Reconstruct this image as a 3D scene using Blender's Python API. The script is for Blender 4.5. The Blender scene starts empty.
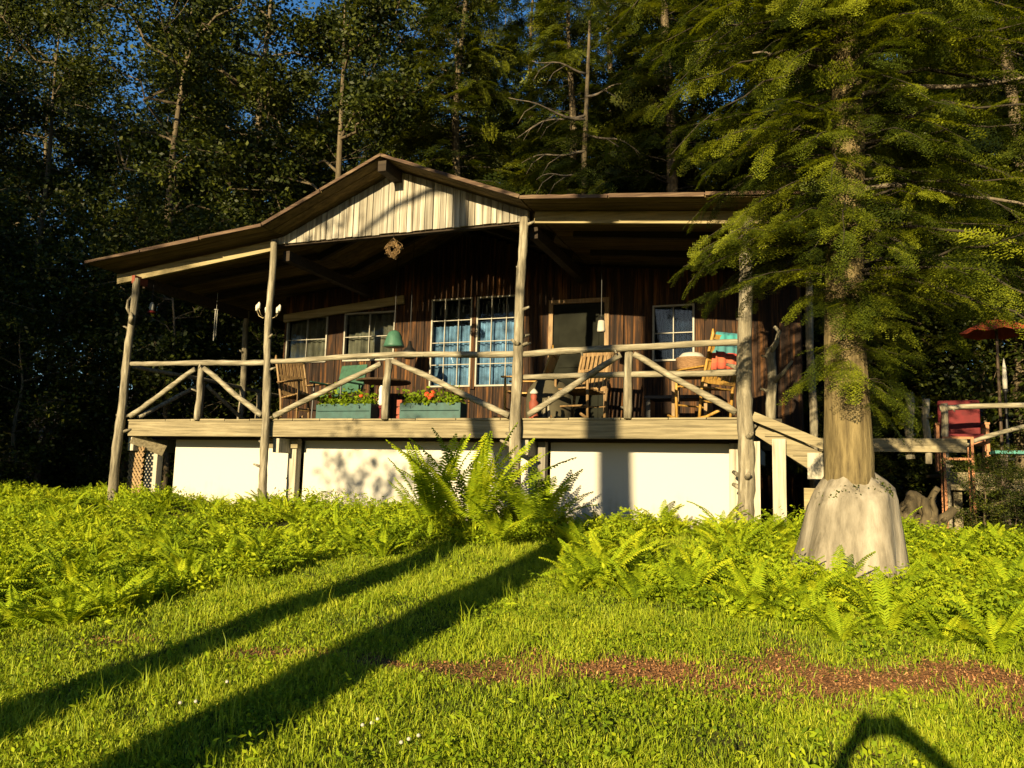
import bpy, math, random
import numpy as np
from mathutils import Vector, Matrix, Quaternion

random.seed(7)
rng = np.random.default_rng(11)
scene = bpy.context.scene
COL = scene.collection
R = math.radians

# ------------------------------------------------------------------ camera, world, sun, exposure
cam_d = bpy.data.cameras.new('camera'); cam = bpy.data.objects.new('camera', cam_d); COL.objects.link(cam)
PITCH, ROLL = R(7.0), R(1.5)
fw = Vector((0, math.cos(PITCH), math.sin(PITCH)))
up0 = Vector((0, -math.sin(PITCH), math.cos(PITCH)))
rt = Vector((1, 0, 0)) * math.cos(ROLL) + up0 * math.sin(ROLL)
upv = rt.cross(fw)
CAM = Vector((0, 0, 0.5))
cam.matrix_world = Matrix(((rt.x, upv.x, -fw.x, CAM.x), (rt.y, upv.y, -fw.y, CAM.y), (rt.z, upv.z, -fw.z, CAM.z), (0, 0, 0, 1)))
cam_d.sensor_width = 36; cam_d.lens = 36 * 800 / 1024; cam_d.clip_start = 0.05; cam_d.clip_end = 2000
scene.camera = cam

SUN_AZ, SUN_EL = R(24.5), R(14.8)           # heading of the light, height of the sun
sdir = Vector((math.sin(SUN_AZ) * math.cos(SUN_EL), math.cos(SUN_AZ) * math.cos(SUN_EL), -math.sin(SUN_EL)))
w = bpy.data.worlds.new('World'); scene.world = w; w.use_nodes = True
nt = w.node_tree
bg = nt.nodes.get('Background') or nt.nodes.new('ShaderNodeBackground')
sky = nt.nodes.new('ShaderNodeTexSky'); sky.sky_type = 'NISHITA'; sky.sun_disc = False
sky.sun_elevation = SUN_EL; sky.sun_rotation = math.pi + SUN_AZ
sky.air_density = 1.0; sky.dust_density = 0.3; sky.ozone_density = 3.0
hs = nt.nodes.new('ShaderNodeHueSaturation'); hs.inputs['Saturation'].default_value = 1.2; nt.links.new(sky.outputs[0], hs.inputs['Color']); nt.links.new(hs.outputs[0], bg.inputs[0]); bg.inputs[1].default_value = 0.05
sl = bpy.data.lights.new('sun', 'SUN'); sl.energy = 5.0; sl.angle = R(0.5); sl.color = (1.0, 0.79, 0.45)
so = bpy.data.objects.new('sun', sl); COL.objects.link(so); so.rotation_mode = 'QUATERNION'
so.rotation_quaternion = sdir.to_track_quat('-Z', 'Y')
scene.view_settings.view_transform = 'Standard'; scene.view_settings.look = 'None'
scene.view_settings.exposure = 1.75; scene.view_settings.gamma = 1.0
scene.render.engine = 'CYCLES'
scene.cycles.max_bounces = 6; scene.cycles.diffuse_bounces = 1; scene.cycles.transparent_max_bounces = 8
scene.cycles.transmission_bounces = 3; scene.cycles.glossy_bounces = 2
scene.cycles.use_adaptive_sampling = True; scene.cycles.caustics_reflective = False; scene.cycles.caustics_refractive = False
try:
    scene.cycles.use_denoising = True; scene.cycles.denoiser = 'OPENIMAGEDENOISE'
except Exception: pass

# ------------------------------------------------------------------ materials
def srt(tree, n, **kw):
    nd = tree.nodes.new(n)
    for k, v in kw.items(): setattr(nd, k, v)
    return nd

def base_mat(name):
    m = bpy.data.materials.new(name); m.use_nodes = True
    t = m.node_tree; b = t.nodes['Principled BSDF']
    return m, t, b

ALBEDO = 0.58                                # overall reflectance of the place
def ramp(t, fac, stops, k=None):
    r = t.nodes.new('ShaderNodeValToRGB'); e = r.color_ramp.elements
    while len(e) < len(stops): e.new(0.5)
    for i, (p, c) in enumerate(stops):
        e[i].position = p; e[i].color = (*[x * (k or ALBEDO) for x in c], 1)
    t.links.new(fac, r.inputs[0]); return r

def grain(name, c1, c2, c3, stretch=(1, 1, 0.06), scale=28, rough=0.85, bump=0.4, island=0.35, blotch=0.5):
    """weathered timber: stretched fibre noise, blotches, a tone of its own for every board"""
    m, t, b = base_mat(name)
    tc = t.nodes.new('ShaderNodeTexCoord'); mp = t.nodes.new('ShaderNodeMapping'); mp.inputs['Scale'].default_value = stretch
    t.links.new(tc.outputs['Object'], mp.inputs[0])
    n1 = t.nodes.new('ShaderNodeTexNoise'); n1.inputs['Scale'].default_value = scale; n1.inputs['Detail'].default_value = 6; n1.inputs['Roughness'].default_value = 0.65
    t.links.new(mp.outputs[0], n1.inputs[0])
    n2 = t.nodes.new('ShaderNodeTexNoise'); n2.inputs['Scale'].default_value = 2.3; n2.inputs['Detail'].default_value = 4
    t.links.new(tc.outputs['Object'], n2.inputs[0])
    r = ramp(t, n1.outputs[0], [(0.28, c1), (0.5, c2), (0.72, c3)])
    geo = t.nodes.new('ShaderNodeNewGeometry')
    ma = srt(t, 'ShaderNodeMath', operation='MULTIPLY_ADD'); ma.inputs[1].default_value = island; ma.inputs[2].default_value = 1 - island * 0.5
    t.links.new(geo.outputs['Random Per Island'], ma.inputs[0])
    mb_ = srt(t, 'ShaderNodeMath', operation='MULTIPLY_ADD'); mb_.inputs[1].default_value = blotch; mb_.inputs[2].default_value = 1 - blotch * 0.5
    t.links.new(n2.outputs[0], mb_.inputs[0])
    mm = srt(t, 'ShaderNodeMath', operation='MULTIPLY'); t.links.new(ma.outputs[0], mm.inputs[0]); t.links.new(mb_.outputs[0], mm.inputs[1])
    mx = srt(t, 'ShaderNodeVectorMath', operation='SCALE'); t.links.new(r.outputs[0], mx.inputs[0]); t.links.new(mm.outputs[0], mx.inputs['Scale'])
    t.links.new(mx.outputs[0], b.inputs['Base Color'])
    bp = t.nodes.new('ShaderNodeBump'); bp.inputs['Strength'].default_value = bump; bp.inputs['Distance'].default_value = 0.02
    t.links.new(n1.outputs[0], bp.inputs['Height']); t.links.new(bp.outputs[0], b.inputs['Normal'])
    b.inputs['Roughness'].default_value = rough
    b.inputs['Specular IOR Level'].default_value = 0.25
    return m

def plain(name, c, rough=0.6, var=0.25, scale=14, metal=0.0, bump=0.1, spec=0.3):
    m, t, b = base_mat(name)
    tc = t.nodes.new('ShaderNodeTexCoord'); n = t.nodes.new('ShaderNodeTexNoise'); n.inputs['Scale'].default_value = scale; n.inputs['Detail'].default_value = 5
    t.links.new(tc.outputs['Object'], n.inputs[0])
    lo = tuple(x * (1 - var) for x in c); hi = tuple(min(1, x * (1 + var)) for x in c)
    r = ramp(t, n.outputs[0], [(0.3, lo), (0.7, hi)]); t.links.new(r.outputs[0], b.inputs['Base Color'])
    bp = t.nodes.new('ShaderNodeBump'); bp.inputs['Strength'].default_value = bump; bp.inputs['Distance'].default_value = 0.01
    t.links.new(n.outputs[0], bp.inputs['Height']); t.links.new(bp.outputs[0], b.inputs['Normal'])
    b.inputs['Roughness'].default_value = rough; b.inputs['Metallic'].default_value = metal
    b.inputs['Specular IOR Level'].default_value = spec
    return m

def leafy(name, cols, trans=0.35, rough=0.55, tcol=None, spec=0.2, k=None):
    """leaves: colour by the mesh's 'tint' attribute (0..1), part of the light passes through"""
    m, t, b = base_mat(name)
    at = t.nodes.new('ShaderNodeAttribute'); at.attribute_name = 'tint'
    r = ramp(t, at.outputs['Fac'], [(i / (len(cols) - 1), c) for i, c in enumerate(cols)], k)
    t.links.new(r.outputs[0], b.inputs['Base Color']); b.inputs['Roughness'].default_value = rough
    b.inputs['Specular IOR Level'].default_value = spec
    tr = t.nodes.new('ShaderNodeBsdfTranslucent')
    g = srt(t, 'ShaderNodeVectorMath', operation='MULTIPLY'); g.inputs[1].default_value = tcol or (1.3, 1.25, 0.5)
    t.links.new(r.outputs[0], g.inputs[0]); t.links.new(g.outputs[0], tr.inputs[0])
    mx = t.nodes.new('ShaderNodeMixShader'); mx.inputs[0].default_value = trans
    t.links.new(b.outputs[0], mx.inputs[1]); t.links.new(tr.outputs[0], mx.inputs[2])
    t.links.new(mx.outputs[0], t.nodes['Material Output'].inputs[0])
    return m

def glass(name):
    m, t, b = base_mat(name)
    tr = t.nodes.new('ShaderNodeBsdfTransparent'); tr.inputs[0].default_value = (0.9, 0.95, 0.95, 1)
    gl = t.nodes.new('ShaderNodeBsdfGlossy'); gl.inputs['Roughness'].default_value = 0.03
    lw = t.nodes.new('ShaderNodeFresnel'); lw.inputs[0].default_value = 1.28
    mx = t.nodes.new('ShaderNodeMixShader'); t.links.new(lw.outputs[0], mx.inputs[0])
    t.links.new(tr.outputs[0], mx.inputs[1]); t.links.new(gl.outputs[0], mx.inputs[2])
    t.links.new(mx.outputs[0], t.nodes['Material Output'].inputs[0])
    return m

M = {}
M['log'] = grain('peeled_log', (.07, .06, .04), (.23, .20, .135), (.46, .42, .31), (1, 1, .12), 22, bump=.9, island=.15, blotch=.8)
M['logH'] = grain('peeled_log_lying', (.09, .08, .05), (.27, .24, .165), (.50, .46, .34), (.12, 1, 1), 22, bump=.8, island=.2, blotch=.7)
M['plankH'] = grain('grey_plank', (.11, .09, .05), (.26, .22, .13), (.40, .34, .21), (.05, 1, 1), 30, bump=.5, island=.25)
M['gable'] = grain('old_white_boards', (.09, .07, .045), (.36, .33, .26), (.62, .59, .50), (1, 1, .03), 18, bump=.6, island=.6, blotch=.9)
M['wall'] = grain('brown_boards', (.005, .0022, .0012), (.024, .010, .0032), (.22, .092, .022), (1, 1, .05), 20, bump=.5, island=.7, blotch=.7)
M['soffit'] = grain('roof_boards', (.05, .033, .013), (.16, .11, .042), (.27, .19, .075), (.05, 1, 1), 16, bump=.4, island=.5)
M['beam'] = grain('dark_beam', (.015, .010, .006), (.040, .027, .015), (.07, .05, .028), (.05, 1, 1), 20)
M['floor'] = grain('dark_floor_boards', (.03, .026, .018), (.07, .06, .042), (.12, .10, .07), (.05, 1, 1), 30, bump=.4)
M['twig'] = plain('dark_twig_bark', (.035, .027, .016), .9, .3, 30)
M['fascia'] = grain('tan_fascia', (.16, .13, .07), (.33, .27, .14), (.45, .37, .20), (.04, 1, 1), 26)
M['edge'] = grain('roof_edge', (.03, .018, .012), (.10, .06, .036), (.24, .17, .10), (.05, 1, 1), 26, blotch=.9)
M['tin'] = plain('rusty_tin', (.13, .065, .04), .7, .5, 5, .0)
M['skirt'] = plain('white_panel_paint', (.60, .57, .50), .7, .16, 2.2)
def mat_skirt():
    m, t, b = base_mat('white_panel_paint')
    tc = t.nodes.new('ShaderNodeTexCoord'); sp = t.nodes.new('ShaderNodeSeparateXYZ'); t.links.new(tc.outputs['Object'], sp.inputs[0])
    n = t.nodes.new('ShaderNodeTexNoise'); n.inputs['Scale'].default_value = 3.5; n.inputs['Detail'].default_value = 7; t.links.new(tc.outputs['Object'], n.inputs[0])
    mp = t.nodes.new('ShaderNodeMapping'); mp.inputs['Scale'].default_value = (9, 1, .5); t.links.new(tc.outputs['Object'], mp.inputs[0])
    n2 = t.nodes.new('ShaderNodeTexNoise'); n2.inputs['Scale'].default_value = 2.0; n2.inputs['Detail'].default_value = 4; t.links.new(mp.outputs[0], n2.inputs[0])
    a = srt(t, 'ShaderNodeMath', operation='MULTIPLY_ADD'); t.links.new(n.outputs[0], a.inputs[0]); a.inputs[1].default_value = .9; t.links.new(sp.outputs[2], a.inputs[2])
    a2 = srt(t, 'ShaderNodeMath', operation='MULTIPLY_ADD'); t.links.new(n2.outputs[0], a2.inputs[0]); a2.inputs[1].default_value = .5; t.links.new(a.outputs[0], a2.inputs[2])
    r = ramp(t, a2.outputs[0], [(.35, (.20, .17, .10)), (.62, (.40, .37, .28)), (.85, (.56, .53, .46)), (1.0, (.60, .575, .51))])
    t.links.new(r.outputs[0], b.inputs['Base Color']); b.inputs['Roughness'].default_value = .8; b.inputs['Specular IOR Level'].default_value = .2
    return m
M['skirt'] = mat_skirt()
M['pier'] = grain('pale_square_post', (.25, .22, .16), (.50, .46, .36), (.62, .58, .46), (1, 1, .05), 26)
M['shadepost'] = grain('shaded_square_post', (.12, .11, .09), (.24, .22, .18), (.33, .30, .25), (1, 1, .05), 26)  # darker copy of the pale post; the shadow on it is in the colour
M['lattice'] = grain('lattice_wood', (.14, .09, .04), (.30, .20, .10), (.42, .29, .15), (1, 1, 1), 20)
M['white'] = plain('white_frame_paint', (.36, .34, .28), .55, .12, 20)
M['glass'] = glass('window_glass')
M['curtain'] = plain('beige_curtain', (.12, .10, .068), .9, .5, 6)
M['blue'] = plain('blue_curtain_reflection', (.13, .22, .36), .9, .75, 5)  # blue curtain whose mottled tone also carries the reflection in the panes
M['navy'] = plain('dark_blue_curtain', (.008, .013, .026), .9, .8, 7, spec=.05)
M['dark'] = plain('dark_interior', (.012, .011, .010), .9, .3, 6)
M['door'] = plain('grey_green_door', (.016, .017, .012), .8, .35, 4, spec=.04)
M['green'] = plain('teal_planter_paint', (.026, .085, .078), .6, .25, 10)
M['greenp'] = plain('green_lamp_paint', (.055, .15, .10), .45, .2, 10)
M['black'] = plain('black_iron', (.012, .012, .012), .5, .3, 20)
M['soil'] = plain('potting_soil', (.03, .02, .012), .95, .4, 60)
M['chairY'] = grain('honey_wood', (.24, .12, .025), (.46, .26, .055), (.58, .36, .09), (1, 1, .2), 30, rough=.5)
M['chairB'] = grain('old_brown_wood', (.12, .07, .03), (.25, .155, .065), (.36, .24, .11), (1, 1, .2), 30, rough=.6)
M['chairD'] = grain('dark_chair_wood', (.03, .02, .012), (.07, .045, .025), (.11, .07, .04), (1, 1, .2), 30, rough=.5)
M['chairG'] = plain('green_canvas', (.03, .10, .06), .7, .3, 16)
M['straw'] = grain('wicker', (.14, .07, .03), (.30, .17, .08), (.42, .26, .13), (1, 1, 6), 26, bump=.8)
M['bone'] = plain('pale_cloth', (.50, .48, .41), .8, .15, 10)
M['cream'] = plain('cream_wax', (.75, .72, .60), .5, .08, 10)
M['brass'] = plain('old_brass', (.30, .24, .13), .45, .2, 20, .6)
M['red'] = plain('red_fabric', (.13, .008, .010), .8, .25, 12)
M['orange'] = plain('orange_canvas', (.30, .045, .012), .8, .2, 8)
M['orangewood'] = plain('orange_stain', (.42, .17, .06), .6, .25, 12)
M['teal'] = plain('teal_paint', (.04, .22, .19), .6, .25, 12)
M['redboard'] = plain('red_brown_board', (.26, .06, .03), .7, .3, 12)
M['olive'] = plain('olive_cover', (.07, .06, .032), .85, .3, 6)
M['chip'] = leafy('wood_chips', [(.13, .06, .022), (.30, .14, .05), (.48, .27, .12)], trans=0.0, k=.75, rough=.9)
M['bark'] = grain('brown_bark', (.05, .038, .022), (.13, .10, .055), (.22, .17, .10), (1, 1, .16), 16, bump=1.0, island=.2)
M['barkf'] = grain('hemlock_bark', (.05, .035, .014), (.17, .13, .055), (.31, .24, .11), (1, 1, .12), 20, bump=1.0, island=.1, blotch=.6)
M['barkp'] = grain('pale_bark', (.03, .024, .012), (.085, .066, .034), (.17, .135, .075), (1, 1, .3), 12, bump=.6, island=.2)
M['stump'] = grain('bare_grey_stump', (.08, .068, .045), (.28, .245, .18), (.45, .405, .315), (1, 1, .16), 8, bump=.8, island=.1, blotch=.9)
M['dead'] = grain('dead_limb', (.05, .04, .03), (.16, .13, .09), (.27, .22, .155), (1, 1, 1), 14, island=.2)
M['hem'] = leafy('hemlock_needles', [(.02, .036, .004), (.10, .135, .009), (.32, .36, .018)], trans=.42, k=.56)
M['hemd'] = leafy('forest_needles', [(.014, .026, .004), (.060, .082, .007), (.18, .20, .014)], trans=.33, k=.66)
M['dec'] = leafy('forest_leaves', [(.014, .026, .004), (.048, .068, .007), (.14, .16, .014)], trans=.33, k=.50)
M['grass'] = leafy('grass_blades', [(.10, .16, .008), (.25, .33, .012), (.42, .46, .030)], trans=.35, k=.80)
M['weed'] = leafy('weed_leaves', [(.08, .14, .006), (.22, .31, .010), (.38, .44, .014)], k=.80, trans=.4, spec=.12, rough=.7)
M['fern'] = leafy('fern_fronds', [(.08, .13, .006), (.25, .35, .010), (.44, .49, .015)], k=.80, trans=.4, spec=.12, rough=.7)
M['flower'] = plain('red_petals', (.75, .10, .03), .6, .2, 30)
M['skin'] = plain('skin', (.42, .24, .16), .55, .1, 20)
M['shirt'] = plain('blue_shirt', (.06, .09, .16), .85, .15, 20)

def mat_ground():
    m, t, b = base_mat('ground_soil')
    tc = t.nodes.new('ShaderNodeTexCoord')
    at = t.nodes.new('ShaderNodeAttribute'); at.attribute_name = 'bare'
    n1 = t.nodes.new('ShaderNodeTexNoise'); n1.inputs['Scale'].default_value = 1.2; n1.inputs['Detail'].default_value = 6
    n2 = t.nodes.new('ShaderNodeTexNoise'); n2.inputs['Scale'].default_value = 45; n2.inputs['Detail'].default_value = 5
    for n in (n1, n2): t.links.new(tc.outputs['Object'], n.inputs[0])
    g = ramp(t, n2.outputs[0], [(.3, (.035, .045, .010)), (.7, (.085, .095, .020))])
    s = ramp(t, n2.outputs[0], [(.3, (.16, .075, .028)), (.55, (.33, .16, .065)), (.75, (.50, .28, .13))])
    l = ramp(t, n2.outputs[0], [(.3, (.018, .013, .008)), (.7, (.055, .038, .020))])
    at2 = t.nodes.new('ShaderNodeAttribute'); at2.attribute_name = 'litter'
    def mix(f, a, c):
        mx = srt(t, 'ShaderNodeMix', data_type='RGBA'); t.links.new(f, mx.inputs[0]); t.links.new(a, mx.inputs[6]); t.links.new(c, mx.inputs[7]); return mx.outputs[2]
    ad = srt(t, 'ShaderNodeMath', operation='MULTIPLY_ADD'); ad.inputs[1].default_value = .9; t.links.new(n1.outputs[0], ad.inputs[0])
    sb = srt(t, 'ShaderNodeMath', operation='SUBTRACT'); t.links.new(at.outputs['Fac'], ad.inputs[2]); t.links.new(ad.outputs[0], sb.inputs[0]); sb.inputs[1].default_value = .45
    sb.use_clamp = True
    c = mix(sb.outputs[0], g.outputs[0], s.outputs[0]); c = mix(at2.outputs['Fac'], c, l.outputs[0])
    t.links.new(c, b.inputs['Base Color']); b.inputs['Roughness'].default_value = .95; b.inputs['Specular IOR Level'].default_value = .1
    bp = t.nodes.new('ShaderNodeBump'); bp.inputs['Strength'].default_value = .8; bp.inputs['Distance'].default_value = .03
    t.links.new(n2.outputs[0], bp.inputs['Height']); t.links.new(bp.outputs[0], b.inputs['Normal'])
    return m
M['ground'] = mat_ground()

def mat_blanket():
    m, t, b = base_mat('striped_blanket')
    tc = t.nodes.new('ShaderNodeTexCoord'); sp = t.nodes.new('ShaderNodeSeparateXYZ'); t.links.new(tc.outputs['Object'], sp.inputs[0])
    n = t.nodes.new('ShaderNodeTexNoise'); n.inputs['Scale'].default_value = 9; t.links.new(tc.outputs['Object'], n.inputs[0])
    a = srt(t, 'ShaderNodeMath', operation='MULTIPLY_ADD'); a.inputs[1].default_value = .05; t.links.new(n.outputs[0], a.inputs[0]); t.links.new(sp.outputs[2], a.inputs[2])
    r = t.nodes.new('ShaderNodeMapRange'); r.inputs[1].default_value = 0.0; r.inputs[2].default_value = .46; t.links.new(a.outputs[0], r.inputs[0])
    cr = ramp(t, r.outputs[0], [(0, (.55, .09, .045)), (.22, (.50, .12, .05)), (.42, (.50, .05, .03)), (.5, (.06, .22, .24)), (.66, (.02, .10, .13)), (.74, (.45, .14, .05)), (.84, (.05, .34, .34)), (1, (.06, .30, .33))])
    cr.color_ramp.interpolation = 'CONSTANT'
    t.links.new(cr.outputs[0], b.inputs['Base Color']); b.inputs['Roughness'].default_value = .9
    return m
M['blanket'] = mat_blanket()

# ------------------------------------------------------------------ mesh helpers
def link(o, parent=None):
    COL.objects.link(o)
    if parent is not None: o.parent = parent
    return o

def tag(o, label=None, cat=None, group=None, kind=None):
    if label: o['label'] = label
    if cat: o['category'] = cat
    if group: o['group'] = group
    if kind: o['kind'] = kind
    return o

def empty(name, loc=(0, 0, 0), rz=0.0, label=None, cat=None, group=None):
    o = bpy.data.objects.new(name, None); o.empty_display_size = .2; COL.objects.link(o)
    o.location = loc; o.rotation_euler = (0, 0, rz)
    return tag(o, label, cat, group)

def npmesh(name, V, faces, mat, parent=None, tint=None, smooth=False, attrs=None):
    """faces: list of integer arrays (n,k); tint: one value per vertex"""
    me = bpy.data.meshes.new(name)
    V = np.asarray(V, dtype=np.float32); faces = [np.asarray(f, dtype=np.int32) for f in faces if len(f)]
    me.vertices.add(len(V)); me.vertices.foreach_set('co', V.ravel())
    tot = np.concatenate([np.full(len(f), f.shape[1], np.int32) for f in faces])
    idx = np.concatenate([f.ravel() for f in faces])
    me.loops.add(len(idx)); me.loops.foreach_set('vertex_index', idx)
    me.polygons.add(len(tot)); st = np.concatenate([[0], np.cumsum(tot)[:-1]]).astype(np.int32)
    me.polygons.foreach_set('loop_start', st)
    me.update(calc_edges=True); me.validate()
    if smooth: me.polygons.foreach_set('use_smooth', np.ones(len(tot), bool))
    A = dict(attrs or {})
    if tint is not None: A['tint'] = tint
    for k, a in A.items():
        at = me.attributes.new(k, 'FLOAT', 'POINT'); at.data.foreach_set('value', np.asarray(a, np.float32))
    me.materials.append(mat)
    return link(bpy.data.objects.new(name, me), parent)

class MB:
    def __init__(s): s.v = []; s.f = []
    def add(s, vs, fs):
        n = len(s.v); s.v += [tuple(p) for p in vs]; s.f += [tuple(i + n for i in f) for f in fs]
    def box(s, a, b, rot=None, pivot=None, bev=0.0):
        (x0, y0, z0), (x1, y1, z1) = a, b
        vs = [Vector(p) for p in ((x0, y0, z0), (x1, y0, z0), (x1, y1, z0), (x0, y1, z0), (x0, y0, z1), (x1, y0, z1), (x1, y1, z1), (x0, y1, z1))]
        if rot is not None:
            pv = Vector(pivot) if pivot is not None else sum(vs, Vector()) / 8
            vs = [rot @ (p - pv) + pv for p in vs]
        s.add(vs, [(0, 3, 2, 1), (4, 5, 6, 7), (0, 1, 5, 4), (1, 2, 6, 5), (2, 3, 7, 6), (3, 0, 4, 7)])
    def bar(s, p, q, wx, wy, upd=(0, 0, 1)):
        """rectangular bar from p to q"""
        p, q = Vector(p), Vector(q); d = (q - p).normalized(); u = Vector(upd)
        if abs(d.dot(u)) > .95: u = Vector((0, 1, 0))
        a = d.cross(u).normalized(); b = a.cross(d).normalized(); vs = []
        for c in (p, q):
            for sa, sb in ((-1, -1), (1, -1), (1, 1), (-1, 1)): vs.append(c + a * sa * wx / 2 + b * sb * wy / 2)
        s.add(vs, [(3, 2, 1, 0), (4, 5, 6, 7), (0, 1, 5, 4), (1, 2, 6, 5), (2, 3, 7, 6), (3, 0, 4, 7)])
    def tube(s, pts, rad, n=8, jit=0.0, cap=True, rg=random):
        pts = [Vector(p) for p in pts]; k = len(pts)
        if not hasattr(rad, '__len__'): rad = [rad] * k
        t0 = (pts[1] - pts[0]).normalized(); u = Vector((1, 0, 0)) if abs(t0.x) < .8 else Vector((0, 1, 0))
        vs = []
        for i, p in enumerate(pts):
            t = (pts[min(i + 1, k - 1)] - pts[max(i - 1, 0)]).normalized()
            u = (u - t * u.dot(t)).normalized(); b = t.cross(u)
            for j in range(n):
                a = 2 * math.pi * j / n; r = rad[i] * (1 + (rg.random() - .5) * 2 * jit)
                vs.append(p + u * math.cos(a) * r + b * math.sin(a) * r)
        fs = [(i * n + j, i * n + (j + 1) % n, (i + 1) * n + (j + 1) % n, (i + 1) * n + j) for i in range(k - 1) for j in range(n)]
        if cap: fs += [tuple(range(n - 1, -1, -1)), tuple((k - 1) * n + j for j in range(n))]
        s.add(vs, fs)
    def log(s, p, q, r0, r1, seg=.12, wob=.012, n=9, stubs=0, bend=None, rg=random):
        p, q = Vector(p), Vector(q); L = (q - p).length; k = max(4, int(L / seg)); pts = []; rad = []
        ph = [rg.random() * 6.28 for _ in range(6)]
        for i in range(k + 1):
            t = i / k; c = p.lerp(q, t)
            o = Vector((math.sin(t * 5.1 + ph[0]) + .5 * math.sin(t * 13 + ph[1]), math.sin(t * 4.3 + ph[2]) + .5 * math.sin(t * 11 + ph[3]), (math.sin(t * 5.7 + ph[4])) * .7)) * wob
            if bend is not None: o += Vector(bend) * math.sin(math.pi * t)
            e = min(1, 6 * t, 6 * (1 - t)); pts.append(c + o * e); rad.append((r0 + (r1 - r0) * t) * (1 + (rg.random() - .5) * .16))
        s.tube(pts, rad, n, .07, rg=rg)
        for _ in range(stubs):
            i = rg.randrange(1, k); a = rg.random() * 6.28; d = (q - p).normalized()
            x = d.cross(Vector((0, 0, 1)) if abs(d.z) < .8 else Vector((1, 0, 0))).normalized(); y = d.cross(x)
            o = (x * math.cos(a) + y * math.sin(a)) + d * .35; l = rad[i] * (1.5 + rg.random() * 1.3)
            s.tube([pts[i], pts[i] + o * l * .6, pts[i] + o * l], [rad[i] * .5, rad[i] * .34, rad[i] * .22], 6, .1, rg=rg)
    def lathe(s, c, prof, n=14):
        c = Vector(c); vs = []; k = len(prof)
        for r, z in prof:
            for j in range(n):
                a = 2 * math.pi * j / n; vs.append(c + Vector((r * math.cos(a), r * math.sin(a), z)))
        fs = [(i * n + j, i * n + (j + 1) % n, (i + 1) * n + (j + 1) % n, (i + 1) * n + j) for i in range(k - 1) for j in range(n)]
        fs += [tuple(range(n - 1, -1, -1)), tuple((k - 1) * n + j for j in range(n))]
        s.add(vs, fs)
    def build(s, name, mat, parent=None, smooth=False, bevel=0.0):
        me = bpy.data.meshes.new(name); me.from_pydata(s.v, [], s.f); me.update(); me.materials.append(mat)
        if smooth:
            me.polygons.foreach_set('use_smooth', np.ones(len(me.polygons), bool))
        o = link(bpy.data.objects.new(name, me), parent)
        if bevel:
            b = o.modifiers.new('bevel', 'BEVEL'); b.width = bevel; b.segments = 2; b.limit_method = 'ANGLE'; b.angle_limit = R(40)
        return o

def copy_tree(o, parent=None):
    c = o.copy(); COL.objects.link(c)
    if parent is not None: c.parent = parent
    for ch in [x for x in bpy.data.objects if x.parent == o]: copy_tree(ch, c)
    return c

# ------------------------------------------------------------------ the lie of the land
OX, OY = -5.8, 12.15
UX, UY = 0.93660, -0.35039            # along the cabin front, to the right
VX, VY = 0.35039, 0.93660             # into the cabin
ROT = math.atan2(UY, UX)
def W(u, v, z=0.0): return Vector((OX + u * UX + v * VX, OY + u * UY + v * VY, z))
def uv_of(x, y): return (x - OX) * UX + (y - OY) * UY, (x - OX) * VX + (y - OY) * VY
def ground_z(x, y):
    x = np.asarray(x, float); y = np.asarray(y, float)
    s = -((x - OX) * VX + (y - OY) * VY)
    z = -.02 - .115 * np.clip(s - .3, 0, None) - .09 * np.clip(s - 6.3, 0, None)
    z = np.maximum(z, -4.0)
    z = z + .03 * np.sin(x * 1.3 + y * .7) * np.sin(y * 1.1 - x * .4) * np.clip(s, 0, 1) + .012 * np.sin(x * 4.1 + 1) * np.sin(y * 3.7)
    z = z + .20 * np.clip(-s - 8, 0, 45)
    return z
def GZ(x, y): return float(ground_z(x, y))
def strip_mask(x, y):
    """bare wood-chip path across the lawn"""
    a = np.interp(x, [-.75, -.6, .5, 1.6, 2.7, 6], [4.86, 4.78, 4.58, 4.40, 4.32, 4.2])
    ed = .10 * np.sin(x * 7.3 + 2) + .08 * np.sin(x * 19 + y * 11); a = a + .05 * np.sin(x * 4.1)
    wdt = (1 + ed * 3) * np.interp(x, [-.9, -.6, .6, 1.6, 4], [.03, .14, .24, .40, .50]) * (1 + .35 * np.sin(x * 9) * np.sin(x * 3.7 + 1))
    m1 = np.clip(1.4 - np.abs(y - a) / np.maximum(wdt, .01), 0, 1) * (x > -.95)
    m2 = np.clip(1.3 - np.sqrt(((x + 1.38) / .48) ** 2 + ((y - 5.02) / .12) ** 2), 0, 1)
    m3 = np.clip(1.3 - np.sqrt(((x + 2.45) / .28) ** 2 + ((y - 5.3) / .10) ** 2), 0, 1)
    return np.clip(np.maximum(np.maximum(m1, m2), m3), 0, 1)
def weedy(x, y):
    """1 where ferns and weeds grow instead of lawn"""
    u, v = uv_of(x, y); s = -v
    yb = np.interp(x, [-3.2, -2.8, -2.4, -1.7, -.8, .1], [5.2, 5.7, 6.35, 7.7, 8.35, 8.5]) + .16 * np.sin(x * 7) + .1 * np.sin(x * 17 + 1)
    a = (x < .1) & (y > yb) & (s < 5.8) & (s > -2.5) & (x > -13)
    b = (s < 1.25) & (s > .12) & (u > -4) & (u < 12)
    c = (x > .5) & (y > np.interp(x, [.5, 1.3, 1.8, 2.2], [6.0, 5.65, 5.3, 5.0]) + .12 * np.sin(x * 8)) & (s > .12)
    d = (x > 2.0) & (y > 4.72 + .1 * np.sin(x * 9)) & (s > .05)
    return a | b | c | d

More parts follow.
